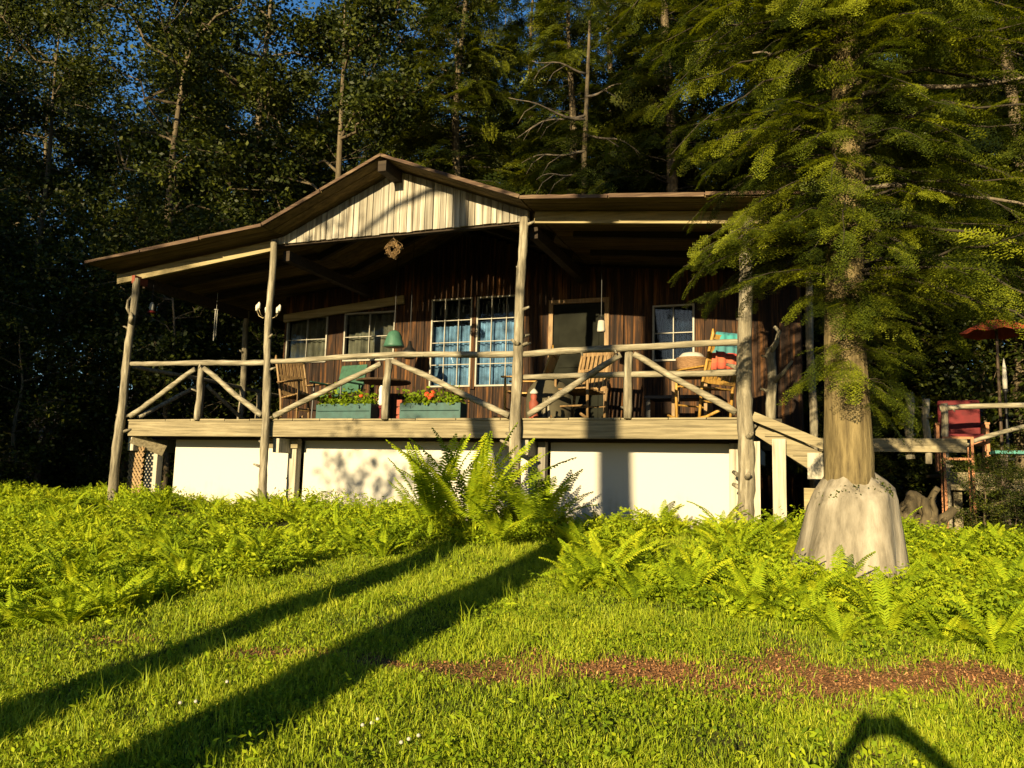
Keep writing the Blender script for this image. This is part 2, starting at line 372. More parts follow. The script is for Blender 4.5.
xs = np.concatenate([np.linspace(-160, -16, 30), np.linspace(-15, 15, 151), np.linspace(16, 160, 30)])
ys = np.concatenate([np.linspace(-120, -7, 22), np.linspace(-6, 22, 141), np.linspace(23, 220, 40)])
gx, gy = np.meshgrid(xs, ys); nx_, ny_ = len(xs), len(ys)
gv = np.stack([gx.ravel(), gy.ravel(), ground_z(gx, gy).ravel()], 1)
ii = np.arange((ny_ - 1) * (nx_ - 1)); r_ = ii // (nx_ - 1); c_ = ii % (nx_ - 1); b0 = r_ * nx_ + c_
vv = uv_of(gx.ravel(), gy.ravel())[1]; uu = uv_of(gx.ravel(), gy.ravel())[0]
lit = np.clip((vv - .3) / .8, 0, 1); lit = np.maximum(lit, np.clip((np.abs(gx.ravel()) - 14) / 3, 0, 1))
ground = npmesh('ground', gv, [np.stack([b0, b0 + 1, b0 + nx_ + 1, b0 + nx_], 1)], M['ground'], smooth=True,
                attrs={'bare': strip_mask(gx.ravel(), gy.ravel()), 'litter': lit})
tag(ground, kind='structure')

# ------------------------------------------------------------------ the cabin
cabin = empty('cabin', (OX, OY, 0), ROT, 'rustic wooden cabin with log-post porch, white skirting and weathered white gable', 'cabin')
DK = 1.28                                          # top of the porch floor
PROF = [(-.60, 3.68), (2.62, 3.98), (4.46, 4.76), (6.42, 3.99), (9.75, 3.68)]
def zr(u):
    return float(np.interp(u, [p[0] for p in PROF], [p[1] for p in PROF]))
rg = random.Random(3)
# --- roof: tin on top, boards under it, edge trim
tin = MB(); us = sorted(set([p[0] for p in PROF] + list(np.linspace(-.6, 9.75, 60))))
for i in range(len(us) - 1):
    u0, u1 = us[i], us[i + 1]
    ws = .006 * math.sin(i * 1.9)
    a = [(u0, -.50 + ws, zr(u0) + .005 * math.sin(i * 2.3)), (u1, -.50 + ws, zr(u1) + .005 * math.sin(i * 2.3 + 2.3)), (u1, 8, zr(u1)), (u0, 8, zr(u0))]
    b = [(x, y, z - .018) for x, y, z in a]
    tin.add(a + b, [(0, 1, 2, 3), (7, 6, 5, 4), (0, 4, 5, 1), (2, 6, 7, 3)])
tin.build('roof', M['tin'], cabin)
sof = MB(); v = -.485; k = 0
while v < 7.8:
    wv = .17 + .05 * rg.random(); d = .02 + .006 * rg.random()
    for (a, b) in zip(PROF[:-1], PROF[1:]):
        q = [(a[0] + .01, v, a[1] - d), (b[0] - .01, v, b[1] - d), (b[0] - .01, v + wv - .012, b[1] - d), (a[0] + .01, v + wv - .012, a[1] - d)]
        q2 = [(x, y, z - .022) for x, y, z in q]
        sof.add(q + q2, [(0, 1, 2, 3), (7, 6, 5, 4), (0, 4, 5, 1), (1, 5, 6, 2), (2, 6, 7, 3), (3, 7, 4, 0)])
    v += wv
sof.build('roof_board', M['soffit'], cabin)
for (a, b) in zip(PROF[:-1], PROF[1:]):
    n = max(2, int((b[0] - a[0]) / 1.0)); e = MB()
    for i in range(n):
        f0, f1 = i / n, (i + 1) / n - .004; o = rg.uniform(-.012, .010); d = rg.uniform(-.004, .004); P = [(a[0] + (b[0] - a[0]) * f, -.513 + d, a[1] + (b[1] - a[1]) * f - .022 + o + rg.uniform(-.005, .005)) for f in (f0, f1)]
        e.bar(P[0], P[1], .020, .042 + rg.uniform(-.008, .012), (0, 0, 1))
    e.build('fascia', M['edge'], cabin)
rb = MB(); rb.box((4.40, -.48, 4.53), (4.52, 8, 4.67)); rb.build('ridge_beam', M['beam'], cabin)
for vv_ in (.85, 1.75):
    for (a, b) in ((PROF[0], PROF[1]), (PROF[3], PROF[4])):
        e = MB(); e.bar((a[0] + .3, vv_, a[1] - .10), (b[0], vv_, b[1] - .10), .07, .10); e.build('rafter', M['beam'], cabin)
    for (a, b) in ((PROF[1], PROF[2]), (PROF[2], PROF[3])):
        e = MB(); e.bar((a[0], vv_ + .05, a[1] - .11), (b[0], vv_ + .05, b[1] - .11), .07, .10); e.build('rafter', M['beam'], cabin)
for u in (0.0, 2.6, 6.4, 9.0):
    e = MB(); e.bar((u, .10, zr(u) - .30), (u, 6.5, zr(u) - .30), .11, .15); e.build('side_beam', M['beam'], cabin)
# lit boards that carry the eaves
for p, q in (((-.46, 0, 3.50), (2.44, 0, 3.81)), ((6.45, 0, 3.86), (9.55, 0, 3.57))):
    e = MB(); e.bar(p, q, .06, .15); e.build('eave_beam', M['fascia'], cabin)
e = MB(); e.bar((.9, 2.42, 3.30), (3.3, 2.42, 3.52), .05, .14); e.build('wall_plate', M['fascia'], cabin)
# --- gable
gb = MB(); u = 2.44
while u < 6.36:
    wd = .075 + .05 * rg.random(); u1 = min(u + wd, 6.38); d = .012 * rg.random(); lo = 3.82 + .012 * rg.random()
    t0, t1 = zr(u) - .06, zr(u1) - .06; v0, v1 = -.03 - d, .0
    vs = [(u, v0, lo), (u1 - .010, v0, lo), (u1 - .010, v0, t1), (u, v0, t0), (u, v1, lo), (u1 - .006, v1, lo), (u1 - .006, v1, t1), (u, v1, t0)]
    gb.add(vs, [(0, 1, 2, 3), (5, 4, 7, 6), (1, 5, 6, 2), (4, 0, 3, 7), (4, 5, 1, 0), (3, 2, 6, 7)])
    u = u1
gb.build('gable_wall', M['gable'], cabin)
e = MB(); e.box((2.44, .002, 3.80), (6.38, .10, 3.95)); e.build('gable_beam', M['beam'], cabin)
# --- posts
for (u0, u1, top, r0, r1, st) in ((-.09, .03, 3.46, .075, .05, 7), (2.62, 2.53, 3.86, .062, .048, 9), (6.29, 6.34, 3.84, .085, .052, 14), (8.99, 9.06, 3.58, .092, .075, 8)):
    g_ = GZ(*W(u0, -.1)[:2])
    e = MB(); e.log((u0, -.11, g_ - .25), (u1, -.11, top), r0, r1, .11, .016, 11, st, rg=rg); e.build('porch_post', M['log'], cabin, True)
# gnarled branch left on the first post
e = MB(); e.tube([(.03, -.15, 2.86), (-.03, -.19, 2.98), (-.05, -.17, 3.10), (.0, -.15, 3.18)], [.03, .024, .018, .012], 7, .15)
e.tube([(.03, -.16, 2.90), (.08, -.2, 2.82), (.05, -.18, 2.74)], [.035, .045, .03], 7, .15)
e.tube([(0, -.15, 2.66), (-.07, -.16, 2.70), (-.12, -.15, 2.71)], [.02, .014, .008], 6, .15)
e.build('burl', M['log'], cabin, True)
# rails, middle posts, braces
for (u0, z0, u1, z1, r0, r1, bz) in ((.0, 2.14, 2.58, 2.09, .034, .044, -.012), (2.56, 2.10, 6.30, 2.09, .036, .042, .03), (6.32, 2.08, 9.02, 2.14, .042, .04, .02)):
    e = MB(); e.log((u0, -.09, z0), (u1, -.09, z1), r0, r1, .13, .018, 9, 2, (0, 0, bz), rg=rg); e.build('handrail', M['logH'], cabin, True)
e = MB(); e.log((6.36, -.06, 1.80), (8.96, -.06, 1.80), .034, .038, .13, .010, 8, 0, rg=rg); e.build('middle_rail', M['logH'], cabin, True)
for u in (1.34, 4.44, 7.68):
    e = MB(); e.log((u, -.055, DK - .0), (u + .01, -.055, 2.08), .050, .050, .1, .006, 9, 1, rg=rg); e.build('railing_post', M['log'], cabin, True)
for (a, za, b, zb) in ((1.27, 2.02, .12, 1.34), (1.43, 2.03, 2.50, 1.34), (4.36, 2.02, 2.72, 1.33), (4.54, 2.05, 6.20, 1.32), (7.60, 2.04, 6.46, 1.33), (7.76, 2.04, 8.92, 1.34)):
    e = MB(); e.log((a, -.10, za), (b, -.10, zb), .036, .042, .12, .009, 8, 0, rg=rg); e.build('brace', M['logH'], cabin, True)
# left side railing going back
e = MB(); e.log((0, 0, 2.10), (.02, 4.6, 2.06), .03, .035, .2, .02, 8, 0, rg=rg); e.build('handrail', M['logH'], cabin, True)
for v in (1.5, 3.0, 4.5):
    e = MB(); e.log((0, v, DK), (0, v, 2.06), .045, .045, .12, .008, 8, 0, rg=rg); e.build('railing_post', M['log'], cabin, True)
for a, b in ((1.42, .15), (1.58, 2.9)):
    e = MB(); e.log((0.03, a, 2.0), (0.03, b, 1.34), .033, .036, .14, .008, 8, 0, rg=rg); e.build('brace', M['logH'], cabin, True)
for v in (2.5, 4.8):
    e = MB(); e.log((.0, v, DK), (.02, v, 3.5), .06, .05, .15, .015, 9, 3, rg=rg); e.build('porch_post', M['log'], cabin, True)
# floor
fl = MB(); u = -.02; 
vq = .05
while vq < 6.5:
    wv = .13 + .02 * rg.random(); fl.box((-.02, vq, DK - .035), (.86 if vq > 2.5 else 9.4, vq + wv - .008, DK + .004 * rg.random())); vq += wv
fl.build('deck_floor', M['floor'], cabin)
for (a, b) in ((.02, 2.60), (2.604, 6.30), (6.304, 9.04)):
    e = MB(); e.box((a, -.03, 1.045), (b, .04, DK - .012)); e.build('floor_beam', M['plankH'], cabin, bevel=.008)
    e = MB(); kk = a
    while kk < b - .1:
        l = min(.35 + .5 * rg.random(), b - kk); e.box((kk, -.05, DK - .010), (kk + l - .01, .10, DK + .008 + .008 * rg.random())); kk += l
    e.build('deck_edge_board', M['plankH'], cabin)
for u in (.02, 2.66, 6.36, 9.02):
    e = MB(); e.bar((u, .05, .93), (u, 3.0, .93), .10, .20); e.build('floor_joist', M['pier'], cabin)
e = MB(); e.box((.05, .42, 1.02), (9.0, .50, 1.20)); e.build('floor_girder', M['beam'], cabin)
# skirting, piers, lattice
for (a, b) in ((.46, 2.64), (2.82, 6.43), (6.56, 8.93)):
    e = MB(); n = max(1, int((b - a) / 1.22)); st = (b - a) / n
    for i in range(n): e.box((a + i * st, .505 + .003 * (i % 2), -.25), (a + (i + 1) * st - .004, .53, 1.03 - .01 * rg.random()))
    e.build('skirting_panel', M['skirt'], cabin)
for (a, b, z1, m) in ((.04, .27, .86, 'pier'), (2.66, 2.80, 1.02, 'pier'), (6.44, 6.54, 1.02, 'shadepost'), (8.80, 8.92, 1.02, 'pier')):
    e = MB(); e.box((a, .34, -.25), (b, .46, z1)); e.build('pier_post', M[m], cabin, bevel=.006)
e = MB(); e.box((2.34, .30, .90), (2.84, .40, 1.04)); e.build('bracket', M['plankH'], cabin, bevel=.006)
e = MB(); e.bar((.02, .06, 1.02), (.30, .44, .84), .09, .17); e.build('bracket', M['plankH'], cabin, bevel=.006)
lat = MB()
for i in range(-16, 16):
    for sg in (1, -1):
        pts = []
        for t in np.linspace(0, 1, 41):
            uu_ = -.10 + .28 * t; zz = i * .085 + sg * (uu_ + .1) * 1.3 + .35
            if -.2 < zz < .90: pts.append((uu_, .16 + .006 * sg, zz))
        if len(pts) > 1: lat.bar(pts[0], pts[-1], .030, .006, (0, 1, 0))
lat.build('lattice_panel', M['lattice'], cabin)
# --- wall of upright boards behind the porch
WIN = [(.93, 1.78, 2.50, 3.33), (2.12, 3.12, 2.50, 3.35), (3.80, 4.54, 2.02, 3.50), (4.62, 5.40, 2.02, 3.50), (7.50, 8.12, 2.35, 3.20)]
DOOR = (5.93, 6.76, DK + .01, 3.30)
cuts = sorted(set([.86, 9.6] + [x for wq in WIN for x in wq[:2]] + list(DOOR[:2])))
wl = MB()
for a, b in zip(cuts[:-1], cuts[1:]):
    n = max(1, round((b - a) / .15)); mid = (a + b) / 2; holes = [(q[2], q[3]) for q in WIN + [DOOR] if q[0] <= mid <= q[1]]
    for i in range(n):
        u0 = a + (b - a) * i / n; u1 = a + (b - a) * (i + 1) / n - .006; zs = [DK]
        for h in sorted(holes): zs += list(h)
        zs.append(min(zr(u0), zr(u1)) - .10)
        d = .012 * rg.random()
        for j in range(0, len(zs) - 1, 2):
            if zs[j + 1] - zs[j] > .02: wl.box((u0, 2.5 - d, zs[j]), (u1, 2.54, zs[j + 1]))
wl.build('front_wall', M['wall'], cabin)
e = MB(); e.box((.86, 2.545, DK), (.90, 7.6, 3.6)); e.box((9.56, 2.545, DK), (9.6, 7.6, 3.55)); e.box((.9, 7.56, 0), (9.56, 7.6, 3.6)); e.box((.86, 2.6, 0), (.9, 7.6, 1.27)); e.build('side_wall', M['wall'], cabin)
def window(q, nx, nz, cur, wood='white', hgt=1.0):
    u0, u1, z0, z1 = q; f = MB(); t = .026
    f.box((u0, 2.465, z0), (u0 + t, 2.53, z1)); f.box((u1 - t, 2.465, z0), (u1, 2.53, z1))
    f.box((u0 + t, 2.467, z0), (u1 - t, 2.53, z0 + t)); f.box((u0 + t, 2.467, z1 - t), (u1 - t, 2.53, z1))
    f = f.build('window', M[wood], cabin)
    m = MB()
    for i in range(1, nx): x = u0 + (u1 - u0) * i / nx; m.box((x - .006, 2.478, z0 + t), (x + .006, 2.512, z1 - t))
    for i in range(1, nz): z = z0 + (z1 - z0) * i / nz; m.box((u0 + t, 2.480, z - .006), (u1 - t, 2.510, z + .006))
    m.build('muntin', M[wood], f)
    p = MB(); p.box((u0 + t * .6, 2.516, z0 + t * .6), (u1 - t * .6, 2.520, z1 - t * .6)); p.build('pane', M['glass'], f)
    c = MB(); n = 60; ph = rg.random() * 6
    for i in range(n):
        x0 = u0 + .01 + (u1 - u0 - .02) * i / n; x1 = u0 + .01 + (u1 - u0 - .02) * (i + 1) / n
        y0 = 2.60 + .022 * math.sin(i * .8 + ph) + .012 * math.sin(i * .33); y1 = 2.60 + .022 * math.sin((i + 1) * .8 + ph) + .012 * math.sin((i + 1) * .33)
        zt = z0 + (z1 - z0) * hgt
        c.add([(x0, y0, z0), (x1, y1, z0), (x1, y1, zt), (x0, y0, zt), (x0, y0 + .006, z0), (x1, y1 + .006, z0), (x1, y1 + .006, zt), (x0, y0 + .006, zt)], [(0, 1, 2, 3), (7, 6, 5, 4)])
    c.build('curtain', M[cur], f, True)
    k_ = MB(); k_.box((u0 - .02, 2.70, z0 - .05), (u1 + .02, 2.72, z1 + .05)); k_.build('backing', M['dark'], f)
    return f
window(WIN[0], 2, 2, 'curtain'); window(WIN[1], 2, 2, 'curtain'); window(WIN[2], 3, 4, 'blue', hgt=.70); window(WIN[3], 3, 4, 'blue', hgt=.74); window(WIN[4], 2, 2, 'navy')
e = MB(); e.box((4.545, 2.45, 1.98), (4.615, 2.52, 3.52)); e.build('window_mullion', M['wall'], cabin)
d = MB(); d.box((DOOR[0], 2.50, DOOR[2]), (DOOR[1], 2.53, DOOR[3])); 
for (a, b) in ((.08, .85), (1.0, 1.9)):
    d.box((DOOR[0] + .09, 2.485, DOOR[2] + a), (DOOR[1] - .09, 2.497, DOOR[2] + b))
d = d.build('door', M['door'], cabin, bevel=.006)
h = MB(); h.lathe((DOOR[1] - .07, 2.46, DOOR[2] + .95), [(.012, 0), (.028, .015), (.028, .035), (.012, .05)], 10); h.build('handle', M['brass'], d)
f = MB(); f.box((DOOR[0] - .07, 2.46, DK), (DOOR[0] - .002, 2.535, DOOR[3] + .07)); f.box((DOOR[1] + .002, 2.46, DK), (DOOR[1] + .07, 2.535, DOOR[3] + .07)); f.box((DOOR[0] - .001, 2.462, DOOR[3] + .002), (DOOR[1] + .001, 2.534, DOOR[3] + .07)); f.build('door_frame', M['chairB'], cabin)
e = MB(); e.box((-.02, -.16, 3.38), (.04, .16, 3.50)); e.build('board_end', M['redboard'], cabin)
# --- steps at the right end
st = MB()
st.bar((9.16, .02, 1.20), (10.3, .02, .44), .05, .22); st.bar((9.16, .85, 1.20), (10.3, .85, .44), .05, .22)
st = st.build('stair', M['plankH'], cabin)
for i in range(4):
    e = MB(); uu_ = 9.22 + .29 * i; zz = 1.08 - .21 * i; e.box((uu_, -.03, zz), (uu_ + .30, .92, zz + .045)); e.build('tread', M['plankH'], st)
e = MB(); e.bar((9.10, -.10, 1.30), (10.25, -.10, .80), .05, .10); e.build('stair_rail', M['plankH'], st)
for (a, b, z1, m) in ((9.10, 9.17, 1.02, 'pier'), (9.30, 9.44, 1.05, 'pier'), (9.62, 9.76, .52, 'fascia')):
    e = MB(); e.box((a, -.09, -.3), (b, -.02, z1)); e.build('stair_post', M[m], st)
e = MB(); e.box((9.66, -.085, .62), (10.1, -.055, .90)); e.build('riser_board', M['pier'], st)
# --- right side porch: poles and rail stumps
for (u, v, z0, z1, r0, r1) in ((9.28, .25, 1.22, 2.12, .06, .055), (9.72, 1.1, .0, 3.5, .05, .045), (10.82, 1.35, .9, 1.70, .05, .05), (11.0, 1.28, .85, 1.62, .04, .045)):
    e = MB(); e.log((u, v, z0), (u, v, z1), r0, r1, .12, .014, 9, 4, rg=rg); e.build('railing_post' if z1 < 3 else 'porch_post', M['log'], cabin, True)
e = MB(); e.tube([(9.28, .22, 2.08), (9.35, .2, 2.18), (9.38, .19, 2.30), (9.33, .2, 2.36)], [.04, .03, .025, .02], 7, .1); e.tube([(9.32, .22, 1.72), (9.42, .18, 1.82), (9.52, .15, 1.95)], [.03, .024, .014], 7, .1); e.build('branch_stub', M['log'], cabin, True)
e = MB(); e.box((9.05, .05, 1.045), (9.11, 2.6, 1.26)); e.build('floor_beam', M['plankH'], cabin)
e = MB(); e.box((9.12, 1.2, .98), (11.4, 1.32, 1.14)); e.build('floor_beam', M['plankH'], cabin)

# ------------------------------------------------------------------ things on the porch
def put(name, u, v, z, label, cat, rz=0.0, group=None):
    return empty(name, W(u, v, z), ROT + rz, label, cat, group)

def planter(u0, u1, label, seed):
    r = random.Random(seed); t = put('planter_box', (u0 + u1) / 2, .16, DK, label, 'planter', group='teal planter boxes along the porch edge')
    L = (u1 - u0) / 2; b = MB()
    for s in (-1, 1):
        for z in (.02, .125): b.box((-L, s * .10 - .012, z), (L, s * .10 + .012, z + .10))
    for s in (-1, 1): b.box((s * L - .012, -.11, .02), (s * L + .012, .11, .225))
    b.build('box', M['green'], t, bevel=.004)
    e = MB(); e.box((-L + .02, -.09, .15), (L - .02, .09, .20)); e.build('soil', M['soil'], t)
    for s in (-1, 1):
        e = MB(); e.box((s * L * .8 - .02, -.09, 0), (s * L * .8 + .02, .09, .02)); e.build('foot', M['green'], t)
    n = 900; q = np.random.default_rng(seed)
    c = np.stack([q.uniform(-L, L, n), q.normal(0, .09, n), .20 + np.abs(q.normal(0, .09, n))], 1)
    V, F, T = leaf_cards(c, q, .055, .03, up=.3); npmesh('foliage', V, [F], M['weed'], t, T * .6)
    return t, L

def leaf_cards(c, q, L, Wd, up=.5, tmean=None, tvar=.35, lvar=.35):
    """diamond leaves with a centre fold; c (n,3)"""
    n = len(c); d = q.normal(size=(n, 3)); d[:, 2] *= .6; d /= np.linalg.norm(d, axis=1)[:, None]
    nn = q.normal(size=(n, 3)) * (1 - up); nn[:, 2] += up; s = np.cross(d, nn); s /= (np.linalg.norm(s, axis=1)[:, None] + 1e-9)
    l = L * (1 + lvar * q.uniform(-1, 1, n))[:, None]; wd = Wd * (l / L) / 2
    V = np.empty((n, 4, 3)); V[:, 0] = c - d * l / 2; V[:, 1] = c + s * wd - d * l * .05; V[:, 2] = c + d * l / 2; V[:, 3] = c - s * wd - d * l * .05
    F = np.arange(n * 4).reshape(n, 4)
    t = (tmean if tmean is not None else np.full(n, .5)) + q.normal(0, tvar * .5, n)
    return V.reshape(-1, 3), F, np.repeat(np.clip(t, 0, 1), 4)

p1, L1 = planter(3.30, 4.14, 'teal planter box left of the middle railing post, with trailing green plants', 5)
p2, L2 = planter(4.60, 5.46, 'teal planter box with red flowers right of the middle railing post', 6)
e = MB()
for (x, y, z) in ((-.02, -.09, .30), (.03, -.11, .33), (-.06, -.08, .34), (.01, -.06, .36)):
    for k in range(7):
        a = k * .9; e.tube([(x, y, z), (x + .03 * math.cos(a), y - .012, z + .03 * math.sin(a))], [.006, .016], 5)
e.build('blossom', M['flower'], p2)
e = MB()
for (x, y, z) in ((.25, -.07, .34), (-.25, -.06, .33)):
    for k in range(7):
        a = k * .9; e.tube([(x, y, z), (x + .025 * math.cos(a), y - .01, z + .025 * math.sin(a))], [.005, .014], 5)
e.build('blossom', M['flower'], p1)
# white figurine with red base next to the first planter
t = put('figurine', 4.16, .30, DK, 'slim white figurine on a red base beside the left planter', 'figurine')
e = MB(); e.lathe((0, 0, .22), [(.045, 0), (.05, .03), (.035, .10), (.03, .17), (.036, .22), (.024, .27), (.006, .29)]); e.build('body', M['cream'], t, True)
e = MB(); e.lathe((0, 0, 0), [(.05, 0), (.05, .04), (.035, .07), (.035, .17), (.055, .18), (.055, .22)]); e.build('base', M['red'], t)
t = put('crate', 4.52, .55, DK, 'small brown wooden crate behind the middle railing post', 'crate')
e = MB()
for z in (.0, .11, .22):
    for s in (-1, 1): e.box((-.17, s * .13 - .008, z), (.17, s * .13 + .008, z + .09)); e.box((s * .17 - .008, -.13, z), (s * .17 + .008, .13, z + .09))
e.build('slat', M['redboard'], t); e = MB()
for a in (-1, 1):
    for b in (-1, 1): e.box((a * .15 - .015, b * .112 - .008, 0), (a * .15 + .015, b * .112 + .008, .31))
e.build('corner_post', M['redboard'], t)

def rocking_chair(t, mat, slats=5, h=1.05, wid=.50):
    """faces +x"""
    w_ = wid / 2; lean = .30
    e = MB()
    for i in range(6): e.box((-.20 + i * .075, -w_, .40 + .008 * i), (-.20 + i * .075 + .066, w_, .418 + .008 * i))
    e.build('seat', mat, t)
    bk = lambda z: (-.20 - (z - .40) * lean)
    for s in (-1, 1):
        e = MB(); e.tube([(-.16, s * w_, .05), (-.20, s * w_, .40), (bk(h * .8), s * w_, h * .8), (bk(h), s * w_, h - .03), (bk(h), s * w_, h + .03)], [.018, .020, .018, .022, .010], 8); e.build('back_post', mat, t, True)
        e = MB(); e.tube([(.24, s * w_, .06), (.25, s * w_, .40), (.25, s * w_, .63)], [.018, .02, .017], 8); e.build('leg', mat, t, True)
        e = MB(); e.box((bk(.64), s * (w_ + .01) - .035, .635), (.31, s * (w_ + .01) + .035, .658)); e.build('armrest', mat, t, bevel=.008)
        e = MB(); e.tube([(-.50, s * w_, .11), (-.28, s * w_, .045), (0, s * w_, .022), (.25, s * w_, .05), (.40, s * w_, .10)], .018, 8); e.build('rocker', mat, t, True)
    e = MB(); n = 7
    for i in range(n):
        y = -w_ + .05 + (wid - .10) * i / (n - 1)
        e.bar((bk(.50), y, .50), (bk(h - .08), y, h - .08), .042, .014, (1, 0, 0))
    e.build('spindle', mat, t)
    for z in (.48, .74, h - .06):
        e = MB(); e.bar((bk(z), -w_, z), (bk(z), w_, z), .022, .06, (0, 0, 1)); e.build('back_rail', mat, t)
    e = MB(); e.tube([(.245, -w_, .22), (.245, w_, .22)], .012, 6); e.tube([(-.17, -w_, .24), (-.17, w_, .24)], .012, 6); e.build('stretcher', mat, t)
    return t
GRC = 'wooden rocking chairs on the porch'
rocking_chair(put('rocking_chair', 8.50, .62, DK, 'honey yellow slatted rocking chair with blanket, by the right corner post', 'rocking chair', R(140), GRC), M['chairY'])
rocking_chair(put('rocking_chair', 6.88, .80, DK, 'weathered brown rocking chair left of the right railing post', 'rocking chair', R(252), GRC), M['chairB'])
rocking_chair(put('rocking_chair', 6.02, 1.05, DK, 'yellow rocking chair half hidden behind the third porch post', 'rocking chair', R(188), GRC), M['chairY'])
rocking_chair(put('rocking_chair', 2.42, .95, DK, 'brown rocking chair with dark slats behind the second porch post', 'rocking chair', R(-20), GRC), M['chairB'])
# striped blanket hung over the yellow chair's back
t = put('blanket', 8.84, .34, 1.88, 'orange and teal striped blanket hung over the yellow rocking chair', 'blanket', R(40))
e = MB(); N = 16
for sgn, off in ((-1, 0), (1, .07)):
    rows = []
    for j in range(9):
        z = .46 * j / 8; row = []
        for i in range(N + 1):
            x = -.27 + .40 * i / N + .10 * (j / 8); y = off - .06 + .10 * (j / 8) + .014 * math.sin(i * 1.3 + j * .2 + sgn)
            row.append((x, y if j < 8 else .055, z))
        rows.append(row)
    vs = [p for r in rows for p in r]; e.add(vs, [(j * (N + 1) + i, j * (N + 1) + i + 1, (j + 1) * (N + 1) + i + 1, (j + 1) * (N + 1) + i) for j in range(8) for i in range(N)])
o = e.build('cloth', M['blanket'], t, True); sm = o.modifiers.new('thick', 'SOLIDIFY'); sm.thickness = .008
# basket with white cloth on a stand
t = put('basket', 8.28, 1.0, 1.94, 'round brown wicker basket with a white cloth on top', 'basket')
e = MB(); e.lathe((0, 0, 0), [(.15, 0), (.17, .05), (.19, .10), (.185, .14), (.20, .18), (.205, .20), (.19, .205)], 18); e.build('wicker_body', M['straw'], t, True)
e = MB(); e.lathe((0, 0, .19), [(.16, 0), (.165, .03), (.12, .075), (.05, .09), (.01, .092)], 16); e.build('cloth_top', M['bone'], t, True)
t2 = put('side_table', 8.28, 1.0, DK, 'small brown side table under the wicker basket', 'table')
e = MB(); e.box((-.25, -.25, .62), (.25, .25, .655)); e.build('table_top', M['chairB'], t2, bevel=.006)
for a in (-1, 1):
    for b in (-1, 1): e = MB(); e.box((a * .2 - .02, b * .2 - .02, 0), (a * .2 + .02, b * .2 + .02, .619)); e.build('leg', M['chairB'], t2)
# black bench low in the right bay
t = put('bench', 8.02, 1.7, DK, 'low black bench against the wall in the right bay', 'bench')
e = MB(); e.box((-.45, -.2, .40), (.45, .2, .45)); e.build('seat', M['black'], t, bevel=.006)
for a in (-1, 1): e = MB(); e.box((a * .4 - .03, -.18, 0), (a * .4 + .03, .18, .398)); e.build('leg', M['black'], t)
# covered hump and small totem figure by the third post
t = put('covered_grill', 6.42, .78, DK, 'olive cloth cover draped in a hump beside the third porch post', 'cover')
e = MB(); prof = [(.30, .02), (.31, .15), (.30, .32), (.27, .45), (.20, .55), (.11, .61), (.02, .63)]; n = 22; vs = []
for r, z in prof:
    for j in range(n):
        a = 6.283 * j / n; q = r * (1 + .07 * math.sin(a * 5 + z * 3)); vs.append((q * math.cos(a), q * .8 * math.sin(a), z))
e.add(vs, [(i * n + j, i * n + (j + 1) % n, (i + 1) * n + (j + 1) % n, (i + 1) * n + j) for i in range(len(prof) - 1) for j in range(n)] + [tuple((len(prof) - 1) * n + j for j in range(n))])
e.build('cover_cloth', M['olive'], t, True)
t = put('garden_figure', 6.44, .14, DK, 'small dark stacked garden figure with a white cap by the third post', 'figure')
e = MB(); e.lathe((0, 0, 0), [(.055, 0), (.065, .06), (.045, .11), (.06, .16), (.062, .22), (.035, .26), (.045, .30), (.03, .345)], 12); e.build('body', M['redboard'], t, True)
e = MB(); e.lathe((0, 0, .33), [(.05, 0), (.055, .02), (.03, .05), (.008, .07)], 12); e.build('cap', M['bone'], t, True)
t = put('garden_figure', 6.60, .16, DK, 'small pale twig figure right of the dark garden figure', 'figure')
e = MB(); e.log((-.04, 0, 0), (-.015, 0, .26), .018, .014, .05, .006, 7); e.log((.045, 0, 0), (.03, 0, .30), .02, .014, .05, .006, 7); e.log((-.05, 0, .17), (.06, 0, .21), .015, .013, .05, .004, 7); e.build('twig', M['log'], t, True)
# green folding chair and table in the second bay
t = put('lawn_chair', 3.02, .95, DK, 'dark green lawn chair behind the left planter', 'chair', R(-100))
e = MB(); e.box((-.24, -.26, .40), (.24, .26, .43)); e.build('seat', M['chairG'], t, bevel=.01)
e = MB(); e.box((-.03, -.26, .45), (.0, .26, .92), Matrix.Rotation(R(-14), 3, 'Y'), (-.24, 0, .43)); 
for v_ in range(len(e.v)): e.v[v_] = (e.v[v_][0] - .24, e.v[v_][1], e.v[v_][2])
e.build('backrest', M['chairG'], t, bevel=.01)
for s in (-1, 1):
    e = MB(); e.box((-.28, s * .28 - .025, .62), (.27, s * .28 + .025, .645)); e.build('armrest', M['greenp'], t, bevel=.006)
    for a in (-.22, .22): e = MB(); e.tube([(a, s * .27, 0), (a * .9, s * .27, .62)], .014, 7); e.build('leg', M['black'], t)
# round dark table (left bay behind post two)
t = put('patio_table', 3.5, 1.5, DK, 'dark round patio table in front of the left windows', 'table')
e = MB(); e.lathe((0, 0, .70), [(.01, 0), (.42, 0), (.43, .015), (.42, .03), (.01, .03)], 24); e.build('table_top', M['chairD'], t)
e = MB(); e.lathe((0, 0, 0), [(.20, 0), (.20, .03), (.04, .06), (.035, .69), (.06, .70)], 12); e.build('pedestal', M['chairD'], t)
